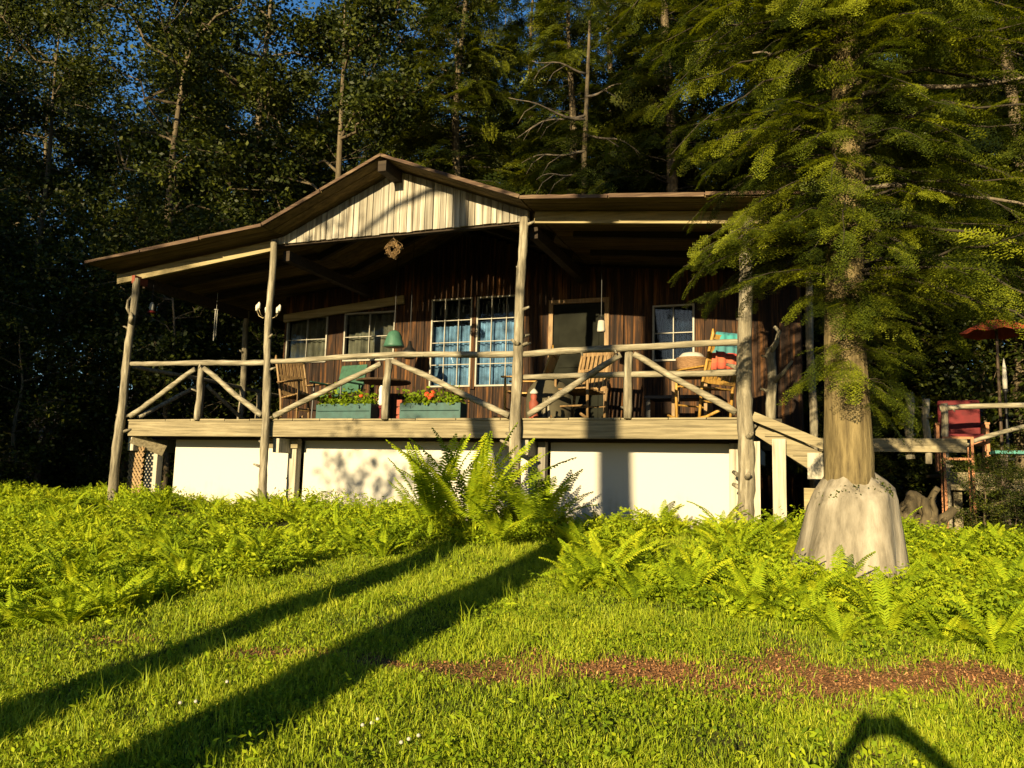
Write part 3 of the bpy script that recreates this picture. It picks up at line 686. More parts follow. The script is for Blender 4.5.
# hanging lamp
t = put('hanging_lamp', 3.60, 1.6, 2.56, 'green bell-shaped lamp hanging left of the paned windows', 'lamp')
e = MB(); e.lathe((0, 0, 0), [(.165, 0), (.16, .02), (.12, .16), (.085, .23), (.03, .26)], 18); e.build('lamp_shade', M['greenp'], t, True)
e = MB(); e.tube([(0, 0, .25), (0, 0, 1.75)], .006, 6); e.build('cord', M['black'], t)
t = put('lantern', 3.88, 1.6, 2.36, 'black iron lantern just right of the green lamp', 'lantern')
e = MB(); e.lathe((0, 0, 0), [(.07, 0), (.12, .04), (.13, .10), (.09, .14), (.04, .19), (.02, .28)], 12); e.build('lantern_body', M['black'], t, True)
e = MB(); e.tube([(0, 0, .27), (0, 0, 1.9)], .005, 6); e.build('cord', M['black'], t)
t = put('lantern', 6.98, 1.4, 2.62, 'small white lantern hanging in the dark doorway bay', 'lantern')
e = MB(); e.lathe((0, 0, 0), [(.055, 0), (.06, .02), (.05, .13), (.045, .16)], 10); e.build('lantern_body', M['bone'], t, True)
e = MB(); e.lathe((0, 0, .16), [(.05, 0), (.03, .04), (.01, .06)], 10); e.build('lantern_cap', M['black'], t)
e = MB(); e.tube([(0, 0, .21), (0, 0, 1.1)], .004, 6); e.build('cord', M['black'], t)
# candelabra
t = put('chandelier', 2.25, .22, 2.86, 'small brass chandelier with white candles hanging by the second porch post', 'chandelier')
e = MB(); e.tube([(0, 0, 0), (0, 0, .92)], .005, 6); e.lathe((0, 0, -.06), [(.01, 0), (.03, .02), (.035, .05), (.012, .09)], 10); e.build('stem', M['brass'], t)
for k in range(6):
    a = k * math.pi / 3 + .3; c, s = math.cos(a), math.sin(a)
    e = MB(); e.tube([(0, 0, -.02), (.07 * c, .07 * s, -.06), (.13 * c, .13 * s, -.03), (.17 * c, .17 * s, .05)], .007, 6); e.build('arm', M['brass'], t, True)
    e = MB(); e.lathe((.17 * c, .17 * s, .05), [(.022, 0), (.022, .075), (.016, .082), (.004, .10)], 9); e.build('candle', M['cream'], t, True)
# hummingbird feeder and hanging strip on the left
t = put('bird_feeder', .08, .18, 2.98, 'small white and red bird feeder hanging near the left corner post', 'bird feeder')
e = MB(); e.lathe((0, 0, .03), [(.02, 0), (.035, .02), (.035, .10), (.015, .14)], 10); e.build('bottle', M['bone'], t, True)
e = MB(); e.lathe((0, 0, 0), [(.06, 0), (.065, .015), (.05, .03)], 12); e.build('tray', M['red'], t)
e = MB(); e.tube([(0, 0, .16), (0, 0, .52)], .004, 5); e.build('cord', M['black'], t)
t = put('wind_chime', .62, 1.0, 2.75, 'thin pale wind chime hanging in the dark left bay', 'wind chime')
for k in range(4): e = MB(); e.tube([(.02 * math.cos(k * 1.57), .02 * math.sin(k * 1.57), .0 - .03 * k), (.02 * math.cos(k * 1.57), .02 * math.sin(k * 1.57), .42)], .007, 6); e.build('chime_tube', M['bone'], t)
e = MB(); e.tube([(0, 0, .42), (0, 0, .72)], .003, 5); e.lathe((0, 0, .42), [(.035, 0), (.035, .012)], 10); e.build('hanger', M['bone'], t)
# straw wreath below the gable
t = put('straw_wreath', 4.42, -.02, 3.60, 'round straw wreath hanging under the middle of the gable', 'wreath')
e = MB(); q = random.Random(2)
for k in range(150):
    a = q.random() * 6.28; r = .075 + q.gauss(0, .02); b = a + .5
    e.tube([(r * math.cos(a), q.gauss(0, .02), r * math.sin(a)), ((r + q.gauss(0, .02)) * math.cos(b), q.gauss(0, .025), (r + q.gauss(0, .02)) * math.sin(b)), ((r + .03 * q.random()) * math.cos(b + .3), q.gauss(0, .03), (r + .03 * q.random()) * math.sin(b + .3))], [.004, .004, .002], 4, cap=False)
e.build('straw', M['chairB'], t); e = MB(); e.tube([(0, 0, .08), (0, .0, .24)], .003, 5); e.build('cord', M['black'], t)

# ------------------------------------------------------------------ far right: side deck, seats, parasol
fence = empty('log_railing', W(11.36, 2.5, 0), ROT, 'low log railing in shade to the right of the big hemlock', 'railing')
for (p, q, r) in (((-.05, 0, 1.62), (2.6, -.1, 1.70), .035), ((.10, -.03, 1.10), (1.6, -.1, 1.62), .03)):
    e = MB(); e.log(p, q, r, r, .14, .014, 8, 1, rg=rg); e.build('rail', M['logH'], fence, True)
for x in (0.0, 1.7, 2.6):
    e = MB(); e.log((x, 0, .0), (x, -.02, 1.68), .045, .045, .14, .01, 8, 1, rg=rg); e.build('post', M['log'], fence, True)
t = empty('patio_umbrella', W(12.1, 3.0, -.14), ROT, 'small orange red patio umbrella above the seats at the right edge', 'umbrella')
e = MB(); n = 16; vs = [(0, 0, 3.02)]
for r, z in ((.2, 2.98), (.45, 2.84)):
    for j in range(n): a = 6.283 * j / n; q = r * (1 - .06 * (j % 2)); vs.append((q * math.cos(a), q * math.sin(a), z - .03 * (j % 2)))
e.add(vs, [(0, 1 + j, 1 + (j + 1) % n) for j in range(n)] + [(1 + j, 1 + n + j, 1 + n + (j + 1) % n, 1 + (j + 1) % n) for j in range(n)])
o = e.build('canopy', M['orange'], t); sm = o.modifiers.new('thick', 'SOLIDIFY'); sm.thickness = .01
e = MB(); e.tube([(0, 0, .0), (0, 0, 3.06)], .02, 8); e.build('pole', M['chairD'], t)
e = MB(); e.lathe((0, 0, -.02), [(.22, 0), (.22, .05), (.05, .09)], 16); e.build('base', M['black'], t)
deck = empty('side_deck', W(11.6, 2.1, -.30), ROT, 'low wooden side deck under the seats right of the big hemlock', 'deck')
e = MB()
for i in range(14): e.box((-.2, .5 + i * .16, 1.04), (3.2, .5 + i * .16 + .15, 1.08))
e.build('deck_floor', M['plankH'], deck)
e = MB(); e.box((-.2, .44, .85), (3.2, .495, 1.08)); e.build('floor_beam', M['plankH'], deck)
for x in (-.1, 1.5, 3.1): e = MB(); e.box((x - .05, .55, -.1), (x + .05, .65, 1.038)); e.build('deck_post', M['plankH'], deck)
t = empty('patio_chair', W(11.62, 3.0, .80), ROT + R(-95), 'red cushioned chair with orange wooden frame behind the low log railing', 'chair')
e = MB(); e.box((-.25, -.26, .40), (.25, .26, .50)); e.build('seat_cushion', M['red'], t, bevel=.02)
e = MB(); e.box((-.34, -.26, .50), (-.24, .26, 1.0)); e.build('back_cushion', M['red'], t, bevel=.02)
for s in (-1, 1):
    for a in (-.28, .26): e = MB(); e.box((a - .02, s * .29 - .02, 0), (a + .02, s * .29 + .02, .62)); e.build('leg', M['orangewood'], t)
    e = MB(); e.box((-.31, s * .29 - .03, .62), (.29, s * .29 + .03, .645)); e.build('armrest', M['orangewood'], t)
e = MB(); e.box((-.26, -.268, .36), (.24, .268, .398)); e.build('seat_frame', M['orangewood'], t)
t = empty('stool', W(11.47, 2.42, .93), ROT, 'small orange stool frame in front of the red chair', 'stool')
e = MB(); e.box((-.18, -.15, .27), (.18, .15, .30)); e.build('seat', M['orangewood'], t)
for a in (-1, 1):
    for b in (-1, 1): e = MB(); e.box((a * .16 - .015, b * .13 - .015, -.95), (a * .16 + .015, b * .13 + .015, .268)); e.build('leg', M['orangewood'], t)
e = MB(); e.box((-.17, -.145, .0), (.17, -.125, .03)); e.build('stretcher', M['orangewood'], t)
t = empty('garden_bench', W(12.45, 2.3, -.12), ROT, 'teal painted bench at the right edge below the log railing', 'bench')
e = MB(); 
for i in range(3): e.box((-.6, -.2 + i * .14, 1.13), (.7, -.2 + i * .14 + .12, 1.17))
e.build('seat', M['teal'], t)
for a in (-.5, .6): e = MB(); e.box((a - .04, -.16, -.1), (a + .04, .18, 1.128)); e.build('leg', M['chairD'], t)
t = empty('garden_candle', W(12.15, 2.9, .95), 0, 'slim pale pillar lamp on a dark stand in the shade at right', 'lamp')
e = MB(); e.lathe((0, 0, 0), [(.09, 0), (.09, .03), (.02, .06), (.018, .9), (.035, .92), (.035, .96)], 12); e.build('stand', M['black'], t, True)
e = MB(); e.lathe((0, 0, .96), [(.028, 0), (.030, .12), (.024, .28), (.010, .38), (.003, .42)], 12); e.build('shade', M['bone'], t, True)

# ------------------------------------------------------------------ plant builders
def spray_template(q, L=.5, n=12, tw=.03, wd=.011, lean=.85, sag=.14):
    """one flat hemlock spray along +x: leaf quads (m,4,3)"""
    Q = []
    def twig(p, d, l):
        d = d / np.linalg.norm(d); s = np.array([-d[1], d[0], 0]); s /= np.linalg.norm(s) + 1e-9
        k = max(2, int(l / (tw * .55)))
        for i in range(k):
            c = p + d * l * (i + .5) / k + np.array([0, 0, -sag * ((i + .5) / k) ** 2 * l])
            for sg in (-1, 1):
                a = d * .55 + s * sg * .85; a /= np.linalg.norm(a); b = np.array([-a[1], a[0], 0]) * wd / 2
                ln = tw * (1 - .4 * i / k) * q.uniform(.7, 1.2); z = np.array([0, 0, q.normal(0, .004)])
                Q.append([c, c + a * ln * .5 + b + z, c + a * ln + z * 2, c + a * ln * .5 - b + z])
    for i in range(n):
        t = (i + .6) / n; p = np.array([L * t, 0, -sag * L * t * t * 1.6]); l = L * .36 * (1 - t) ** .6 * (.35 + 1.3 * min(t + .35, 1)) * .8
        for sg in (-1, 1):
            if q.random() < .92: twig(p, np.array([.75, sg * lean, -.12 + q.normal(0, .05)]), l * q.uniform(.7, 1.15) + .02)
    twig(np.array([0, 0, 0.]), np.array([1, 0, -.06]), L)
    return np.array(Q)

def frames(d, up=(0, 0, 1), roll=None):
    d = d / np.linalg.norm(d, axis=1)[:, None]; u = np.tile(np.array(up, float), (len(d), 1))
    s = np.cross(u, d); s /= np.linalg.norm(s, axis=1)[:, None] + 1e-9; n = np.cross(d, s)
    if roll is not None:
        c, r = np.cos(roll)[:, None], np.sin(roll)[:, None]; s, n = s * c + n * r, n * c - s * r
    return np.stack([d, s, n], 2)

def scatter(templates, pos, Rm, sc, q, tint):
    """instances of quad templates -> one big array"""
    Vs, Ts = [], []; pick = q.integers(0, len(templates), len(pos))
    for k, T in enumerate(templates):
        idx = np.where(pick == k)[0]
        if not len(idx): continue
        P = T.reshape(-1, 3)
        V = np.einsum('nij,mj->nmi', Rm[idx] * sc[idx][:, None, None], P) + pos[idx][:, None, :]
        Vs.append(V.reshape(-1, 3)); t = np.repeat(tint[idx], len(T)) + q.normal(0, .12, len(idx) * len(T)); Ts.append(np.repeat(np.clip(t, 0, 1), 4))
    V = np.concatenate(Vs); return V, np.arange(len(V)).reshape(-1, 4), np.concatenate(Ts)

def conifer(name, H, q, trunk_r, branches, temps, spray_scale, mat, bark, parent, dens=1.0, trunk_pts=None, limb_mat=None, nrad=10):
    """branches: list of (height, azimuth, length, rise, droop)"""
    rgx = random.Random(int(q.integers(1e6)))
    tb = MB(); k = 26
    pts = trunk_pts or [(.10 * math.sin(i * .5), .10 * math.sin(i * .37 + 1), H * i / k) for i in range(k + 1)]
    def tp(h):
        hs = [p[2] for p in pts]; return np.array([np.interp(h, hs, [p[j] for p in pts]) for j in range(3)])
    kk = len(pts); rad = [max(.015, trunk_r * (1 - i / (kk - 1)) ** .8) for i in range(kk)]
    tb.tube(pts, rad, nrad, .06, rg=rgx); 
    lb = MB(); pos, dr, sc, tn, rl = [], [], [], [], []
    for (h, az, L, rise, droop) in branches:
        o = tp(h); dh = np.array([math.cos(az), math.sin(az), 0]); bp = []
        for i in range(9):
            t = i / 8; bp.append(o + dh * L * t + np.array([0, 0, L * (rise * t - droop * t * t)]) + q.normal(0, .012 * L, 3) * (i > 0))
        r0 = max(.005, .0095 * L); lb.tube(bp, [r0 * (1 - .85 * i / 8) for i in range(9)], 5, .1, False, rg=rgx)
        ns = max(4, int(L * 9 * dens)); base_t = q.normal(.5, .22)
        for i in range(ns):
            t = .18 + .82 * (i + q.random()) / ns; j = min(7, int(t * 8)); p = bp[j] + (bp[j + 1] - bp[j]) * (t * 8 - j)
            ax = bp[j + 1] - bp[j]; ax /= np.linalg.norm(ax); sd = np.cross([0, 0, 1], ax); sgn = 1 if (i % 2) else -1
            a = q.uniform(.35, 1.35); d = ax * math.cos(a) + sd * math.sin(a) * sgn + np.array([0, 0, q.normal(-.10, .12)])
            pos.append(p); dr.append(d); sc.append(spray_scale * (.45 + .75 * (1 - t)) * min(1.2, .6 + L * .35) * q.uniform(.7, 1.2)); tn.append(base_t + q.normal(0, .22)); rl.append(q.normal(0, .5))
        pos.append(bp[-2]); dr.append(bp[-1] - bp[-2]); sc.append(spray_scale * .8); tn.append(base_t); rl.append(0)
    V, F, T = scatter(temps, np.array(pos), frames(np.array(dr), roll=np.array(rl)), np.array(sc), q, np.array(tn))
    t_o = tb.build('trunk', M[bark], parent, True)
    lb.build('limbs', M[limb_mat or 'twig'], parent, True)
    npmesh('crown', V, [F], M[mat], parent, T)
    return t_o

def whorls(q, h0, h1, L0, L1, n, rise=.25, droop=.45, top_in=1.0):
    out = []
    for i in range(n):
        t = (i + q.random()) / n; h = h0 + (h1 - h0) * t
        L = (L0 + (L1 - L0) * t) * q.uniform(.6, 1.15); out.append((h, q.uniform(0, 6.283), L, rise + q.normal(0, .08), droop + q.normal(0, .10)))
    return out

def deciduous(H, q, tr, parent, mat='dec', bark='bark', h0=.35, spread=2.6, ncl=230, nl=75, leaf=.095, crad=.5, low=1.0):
    rgx = random.Random(int(q.integers(1e6))); tb = MB(); k = 14
    bx, by = q.normal(0, .25, 2); pts = [(bx * (i / k) ** 1.5 + .05 * math.sin(i * .9), by * (i / k) ** 1.5 + .05 * math.sin(i * .7 + 2), H * .92 * i / k) for i in range(k + 1)]
    tb.tube(pts, [max(.012, tr * (1 - .92 * i / k)) for i in range(k + 1)], 9, .06, rg=rgx)
    cl = []; nb = 26
    for b in range(nb):
        t = h0 + (1 - h0) * (b + q.random()) / nb; i = min(k - 1, int(t / .92 * k)) if t < .92 else k - 1; o = np.array(pts[min(i, k)])
        env = math.sin(math.pi * min(.98, max(.08, (t - h0 * .8) / (1.08 - h0 * .8)))) ** .7; L = spread * env * q.uniform(.6, 1.2) * (1 if t > .5 else low); az = q.uniform(0, 6.283); rise = q.uniform(.15, .75) * (.5 + t)
        bp = [o + np.array([math.cos(az), math.sin(az), 0]) * L * s + np.array([0, 0, L * rise * s ** 1.2]) + q.normal(0, .07 * L, 3) * (s > 0) for s in np.linspace(0, 1, 6)]
        tb.tube(bp, [max(.006, tr * .22 * (1 - .88 * s)) for s in np.linspace(0, 1, 6)], 5, .1, False, rg=rgx)
        for _ in range(max(1, ncl // nb)):
            s = q.uniform(.35, 1.05); j = min(4, int(min(s, .999) * 5)); p = bp[j] + (bp[j + 1] - bp[j]) * (s * 5 - j) + q.normal(0, .30 * max(L, .8) * .5, 3) * np.array([1, 1, .7]); cl.append(p)
            if q.random() < .35: pass; tb.tube([bp[j], (bp[j] + p) / 2 + q.normal(0, .05, 3), p], [.012, .009, .005], 4, .1, False, rg=rgx)
    cl = np.array(cl); n = len(cl) * nl; rr = crad * q.uniform(.6, 1.25, len(cl))
    c = np.repeat(cl, nl, 0) + q.normal(0, 1, (n, 3)) * np.repeat(rr, nl)[:, None] * np.array([.55, .55, .38])
    tm = np.repeat(q.normal(.5, .2, len(cl)), nl)
    V, F, T = leaf_cards(c, q, leaf, leaf * .62, up=.45, tmean=tm, tvar=.4)
    tb.build('trunk', M[bark], parent, True); npmesh('crown', V, [F], M[mat], parent, T)

# ------------------------------------------------------------------ the big hemlock in front
q = np.random.default_rng(5)
HX, HY = 2.86, 6.86; hz = GZ(HX, HY)
hem = empty('hemlock_tree', (HX, HY, hz), 0, 'large hemlock with flared bare grey base in front of the porch steps', 'tree')
temps = [spray_template(q, .46, 9, .040, .015) for _ in range(5)]
zs_ = [.62, .75, 1.0, 1.4, 2.0, 2.6, 3.2, 3.8, 4.4, 5, 5.6, 6.5, 7.5, 8.5, 9.5, 11, 12.5]
tpts = [(.02 + .035 * (z - .6) * .5 + .02 * math.sin(z * 2), .02 * math.sin(z * 1.4), z) for z in zs_]
br = []
for i in range(84):                                      # left and front-left, toward the porch corner
    h = 2.5 + 4.2 * q.random(); br.append((h, math.pi + q.normal(.25, .62), q.uniform(.7, 1.45) * (1 + .16 * max(0, h - 3.4)), q.uniform(.0, .30), q.uniform(.30, .62)))
for i in range(72):                                      # right
    h = 2.3 + 4.4 * q.random(); br.append((h, q.normal(-.15, .75), q.uniform(.9, 2.4) * (1 + .14 * max(0, h - 3.4)), q.uniform(0, .3), q.uniform(.25, .55)))
for i in range(90):                                     # front and back
    h = 2.8 + 3.1 * q.random(); br.append((h, q.choice([-1, -1, 1]) * math.pi / 2 + q.normal(0, .45), q.uniform(.5, 1.4), q.uniform(0, .25), q.uniform(.3, .6)))
for i in range(38):                                      # short shoots low on the trunk
    h = 1.5 + 1.0 * q.random(); br.append((h, -math.pi / 2 + q.normal(0, 1.0), q.uniform(.30, .62), q.uniform(-.1, .2), q.uniform(.2, .5)))
br += whorls(q, 6, 12.3, 2.7, .3, 90)
conifer('hemlock', 12.5, q, .225, br, temps, .92, 'hem', 'barkf', hem, .85, tpts)
# bare swollen base
e = MB(); n = 40; rows = []
for (z, r, am) in ((-.12, .51, .14), (.0, .475, .13), (.15, .445, .11), (.32, .41, .09), (.50, .375, .08), (.60, .355, .08), (.66, .335, .08), (.715, .295, .08), (.75, .255, .08), (.80, .212, .04)):
    for j in range(n):
        a = 6.283 * j / n; rr = r * (1 + am * (.6 * math.sin(3 * a + .7) + .5 * math.sin(5 * a + 2) + .3 * math.sin(9 * a))) + q.normal(0, .003)
        kz = float(np.interp(z, [0, .66, .86], [0, 1, .15])); rows.append((rr * math.cos(a) + .02 + .045 * kz, rr * math.sin(a) * (.9 + .1 * max(0, z)), z + (.03 * math.sin(2 * a + 1.2) + .022 * math.sin(5 * a) + .012 * math.sin(11 * a)) * (z > .45) + .05 * math.cos(a) * kz))
e.add(rows, [(i * n + j, i * n + (j + 1) % n, (i + 1) * n + (j + 1) % n, (i + 1) * n + j) for i in range(9) for j in range(n)])
o = e.build('root_flare', M['stump'], hem, True)
ma = np.concatenate([q.normal(3.9, .25, 260), q.normal(5.6, .3, 160)]); mr = q.uniform(.24, .33, 420); mc = np.stack([.05 + mr * np.cos(ma), mr * .97 * np.sin(ma), .93 - mr * .75 + .04 * np.cos(ma) + q.normal(0, .025, 420) + .03 * np.sin(ma * 3)], 1)
mv, mf, mt = leaf_cards(mc, q, .022, .016, .6, np.full(420, .4)); tag(npmesh('moss', mv, [mf], M['hem'], hem, mt), kind='stuff')
# dead curling limbs
e = MB()
for (h, az, L, ri, dr_) in ((4.6, .15, 2.0, .35, .25), (4.2, -.25, 2.1, .12, .10), (4.9, -.1, 1.7, .1, .5), (3.3, -.2, 1.8, .25, .45), (4.4, 3.4, .9, .3, .2), (3.0, .3, 1.5, .05, .25)):
    pts = [(.05 + math.cos(az) * L * t, math.sin(az) * L * t, h + L * (ri * t - dr_ * t * t) + .04 * math.sin(t * 9)) for t in np.linspace(0, 1, 10)]
    e.tube(pts, [.028 * (1 - .75 * t) for t in np.linspace(0, 1, 10)], 6, .1)
e.build('dead_limbs', M['dead'], hem, True)

# gnarled stump with roots, right of the big tree
t = empty('gnarled_stump', W(10.75, .35, GZ(*W(10.75, .35)[:2])), ROT, 'gnarled tangle of pale roots and stump right of the big hemlock', 'stump')
e = MB(); q2 = random.Random(9)
for k in range(9):
    a = q2.uniform(-3.3, .4); L = q2.uniform(.12, .55); h = q2.uniform(.2, .6); r = q2.uniform(.035, .085); b = q2.uniform(-.25, .25)
    e.log((.10 * math.cos(a), .15 + .10 * math.sin(a), -.12), (L * math.cos(a) + b, .15 + L * math.sin(a), h), r * 1.5, r * .6, .07, .035, 9, 2, rg=q2)
for k in range(7):
    a = q2.uniform(-3.2, .2); L = q2.uniform(.5, .85); r = q2.uniform(.04, .07)
    e.log((.0, .15, q2.uniform(.15, .5)), (L * math.cos(a), .15 + L * math.sin(a), -.10), r * 1.4, r * .7, .07, .035, 9, 1, rg=q2)
e.build('root', M['barkp'], t, True)

# ------------------------------------------------------------------ forest
q = np.random.default_rng(21)
tempB = [spray_template(q, .9, 6, .11, .045, .9) for _ in range(4)]
protos = {}
def proto(kind, fn): protos[kind] = fn
FOREST = 'forest trees behind the cabin'
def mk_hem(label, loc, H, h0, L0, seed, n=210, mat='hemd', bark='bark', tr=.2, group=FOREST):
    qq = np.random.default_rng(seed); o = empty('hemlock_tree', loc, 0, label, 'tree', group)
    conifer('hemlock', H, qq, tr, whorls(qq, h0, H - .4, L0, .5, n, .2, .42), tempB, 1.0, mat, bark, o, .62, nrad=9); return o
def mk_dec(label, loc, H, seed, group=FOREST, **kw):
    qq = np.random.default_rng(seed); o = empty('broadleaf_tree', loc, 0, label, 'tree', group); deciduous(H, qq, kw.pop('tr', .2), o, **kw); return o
LH = 'dark hemlock standing in the forest behind the cabin'
LD = 'tall leafy broadleaf tree standing in the dark forest'
LS = 'bushy young tree filling the dark forest edge'
def place(o, x, y, rz, s, label=None, group=None, fresh=False):
    c = o if fresh else copy_tree(o); c.location = (x, y, GZ(x, y) - .05); c.rotation_euler = (0, 0, rz); c.scale = (s, s, s * random.uniform(.92, 1.1))
    if label: c['label'] = label
    if group: c['group'] = group
    return c
random.seed(12)
HA = mk_hem(LH, (0, 0, 0), 17, 2.2, 3.4, 101); HB = mk_hem(LH, (0, 0, 0), 15, 1.2, 3.0, 102); HC = mk_hem(LH, (0, 0, 0), 19, 4.0, 3.4, 103, 200)
DA = mk_dec(LD, (0, 0, 0), 17, 111, spread=3.6, h0=.22, bark='bark', ncl=420, leaf=.12); DB = mk_dec(LD, (0, 0, 0), 19, 112, spread=3.2, h0=.30, bark='bark', ncl=400, leaf=.12); DC = mk_dec(LD, (0, 0, 0), 15, 113, spread=3.4, h0=.12, ncl=450, leaf=.12)
SA = mk_dec(LS, (0, 0, 0), 5.0, 121, spread=2.0, h0=.06, ncl=170, tr=.07, nl=70, crad=.45); SB = mk_dec(LS, (0, 0, 0), 6.5, 122, spread=2.3, h0=.05, ncl=190, tr=.08, nl=70, crad=.5)
fresh = {id(o): True for o in (HA, HB, HC, DA, DB, DC, SA, SB)}
BASE = {HA: ('broad dark hemlock standing behind the cabin', 'broad forest hemlocks'), HB: ('low-branched dark hemlock in the forest behind the cabin', 'low-branched forest hemlocks'), HC: ('high-crowned dark hemlock in the forest behind the cabin', 'high-crowned forest hemlocks'),
        DA: ('tall wide leafy tree in the dark forest', 'wide leafy forest trees'), DB: ('tall narrow leafy tree in the dark forest', 'narrow leafy forest trees'), DC: ('leafy forest tree with foliage almost to the ground', 'full leafy forest trees'),
        SA: ('small bushy tree filling the forest edge', 'small bushes at the forest edge'), SB: ('larger bushy tree filling the forest edge', 'larger bushes at the forest edge')}
def PL(o, x, y, s=1.0, label=None, group=None):
    f = fresh.pop(id(o), False); return place(o, x, y, random.uniform(0, 6.28), s, label or BASE[o][0], group or BASE[o][1], f)
# behind the roof, centre
PL(HA, -1.6, 20.5, .95, 'hemlock with a pale brown trunk rising right behind the gable peak')
PL(DC, -4.6, 20.0); PL(HB, 1.3, 19.3); PL(HC, 3.6, 18.5); PL(HB, 6.2, 17.0); PL(DC, 5.0, 21.5); PL(HA, .4, 24.0); PL(DA, -2.2, 27); PL(HA, 2.8, 23.5)
PL(HB, -6.2, 23.5, .72); PL(HA, 8.2, 21.5); PL(HC, -.6, 31); PL(DB, 5.5, 29)
# left
PL(DA, -8.8, 19.5, .95); PL(DB, -12.6, 20.5, .7); PL(HC, -10.6, 25); PL(DC, -15.2, 21.5); PL(HB, -13.6, 17.0, .75); PL(DB, -5.2, 30); PL(DA, -9.4, 30.5, .9); PL(DC, -7.0, 26.5, .95); PL(HC, -6.9, 33); PL(DB, -7.7, 22.8, 1.12); PL(DA, -18.5, 27); PL(HA, -17.5, 22); PL(HB, -20.5, 31); PL(DA, -13, 33)
# right
PL(HB, 6.5, 14.6, .8, 'hemlock close behind the side deck at the right'); PL(HA, 8.6, 13.2, .85); PL(HC, 10.5, 17.5); PL(HB, 12.8, 15.0); PL(DC, 10.5, 22.5); PL(HA, 14.5, 20.5); PL(DB, 17.5, 25); PL(HB, 8.9, 27); PL(DA, 12.8, 29)
# understory
for (x, y, s, o) in ((-9.6, 15.6, .8, SA), (-12.0, 16.0, 1, SB), (-7.2, 16.8, .9, SB), (-14.8, 18, 1, SB), (-10.6, 18.2, 1, SA), (-16.6, 17.0, 1, SA), (-5.2, 19.0, 1, SA), (-8.2, 21.8, 1.1, SB), (-12.6, 22.5, 1.1, SB), (9.2, 11.6, .8, SA), (9.6, 12, 1, SB), (6.6, 14.5, 1, SB), (12, 12.6, 1, SA), (2.0, 21.5, 1, SB), (-17.5, 24.5, 1.2, SB), (10.6, 15, 1.1, SB), (-11, 14.2, .8, SB), (-13.4, 15.2, 1, SB), (-8.4, 17.6, 1, SB), (-10.2, 20.4, 1.1, SB), (-15, 20.2, 1.2, SB), (-6.4, 20.5, 1, SB), (8.4, 15.5, 1, SB), (7.9, 13.4, .8, SA)):
    PL(o, x, y, s)
for i in range(24):                                      # deeper wood that closes the view
    a = -38 + 76 * i / 23; d = random.uniform(34, 46)
    PL(random.choice([HB, HA, DC, DA]), d * math.sin(R(a)), d * math.cos(R(a)), random.uniform(.9, 1.15), 'distant tree closing the view deep in the forest', 'deep forest trees far behind the cabin')
for (u, v, sc) in ((11.5, .9, .20), (12.2, .6, .20), (12.9, 1.0, .20), (11.9, 1.5, .18), (13.3, .2, .18)):
    p = W(u, v); c = PL(SA if u < 12 else SB, p.x, p.y, sc, 'low dark green bush in the shade right of the big hemlock', 'low bushes under the side deck')
# bright dead limbs on the hemlock behind the roof
dl = empty('dead_tree', (1.55, 17.9, GZ(1.55, 17.9)), 0, 'thin dead tree with bare pale limbs behind the right roof', 'tree')
e = MB(); e.tube([(0, 0, 0), (.05, 0, 4), (0, .05, 8), (.08, 0, 11.5)], [.11, .09, .07, .03], 8, .06); e.build('trunk', M['bark'], dl, True)
e = MB()
for (h, az, L, ri, dr_) in ((9.0, 3.2, 1.8, .15, -.05), (9.1, 3.0, 1.6, .0, .35), (8.2, 2.9, 1.5, .05, .2), (9.6, .1, 1.2, .3, .0), (10.2, 3.3, 1.3, .1, .1), (7.6, 3.5, 1.2, .1, .4), (8.6, .2, 1.4, .2, .5), (7.0, .1, 1.0, .1, .3)):
    pts = [(math.cos(az) * L * t, math.sin(az) * L * t - .3 * t, h + L * (ri * t - dr_ * t * t) + .05 * math.sin(t * 8 + h)) for t in np.linspace(0, 1, 9)]
    e.tube(pts, [.035 * (1 - .8 * t) for t in np.linspace(0, 1, 9)], 6, .1)
    for s in (.45, .7):
        p = Vector(pts[int(s * 8)]); e.tube([p, p + Vector((math.cos(az) * .3, -.1, -.25)), p + Vector((math.cos(az) * .45, -.15, -.55))], [.014, .009, .004], 5, .1)
e.build('limbs', M['dead'], dl, True)

# ------------------------------------------------------------------ trees behind the viewer that shade the lawn and the wood
def shade_tree(x, y, H, r, offs, crown_h, label, seed, limbs=(), tufts=()):
    o = empty('shade_tree', (x, y, GZ(x, y)), 0, label, 'tree'); rgx = random.Random(seed); qq = np.random.default_rng(seed)
    k = 40; hs = [H * i / k for i in range(k + 1)]; of = np.interp(hs, [p[0] for p in offs], [p[1] for p in offs]); of = np.convolve(np.pad(of, 2, 'edge'), np.ones(5) / 5, 'valid'); pts = [(-.91 * f, .415 * f, h - .1) for h, f in zip(hs, of)]
    lean = (-.91 * offs[-1][1] / H, .415 * offs[-1][1] / H)
    tb = MB(); tb.tube(pts, [r * (1.12 - .75 * i / k) for i in range(k + 1)], 12, .05, rg=rgx)
    for L in limbs: tb.tube([Vector((-.91 * f, .415 * f, h)) for f, h in L[0]], L[1], 7, .08, rg=rgx)
    tb.build('trunk', M['bark'], o, True)
    cl = np.stack([qq.normal(lean[0] * H, 1.9, 150), qq.normal(lean[1] * H, 1.9, 150), qq.uniform(crown_h, H + 1.5, 150)], 1); n = 150 * 70
    c = np.repeat(cl, 70, 0) + qq.normal(0, .35, (n, 3))
    for f, h, m, rr in tufts: c = np.concatenate([c, np.array([-.91 * f, .415 * f, h]) + qq.normal(0, 1, (m, 3)) * rr])
    V, F, T = leaf_cards(c, qq, .12, .08, .4); npmesh('crown', V, [F], M['dec'], o, T)
    return o
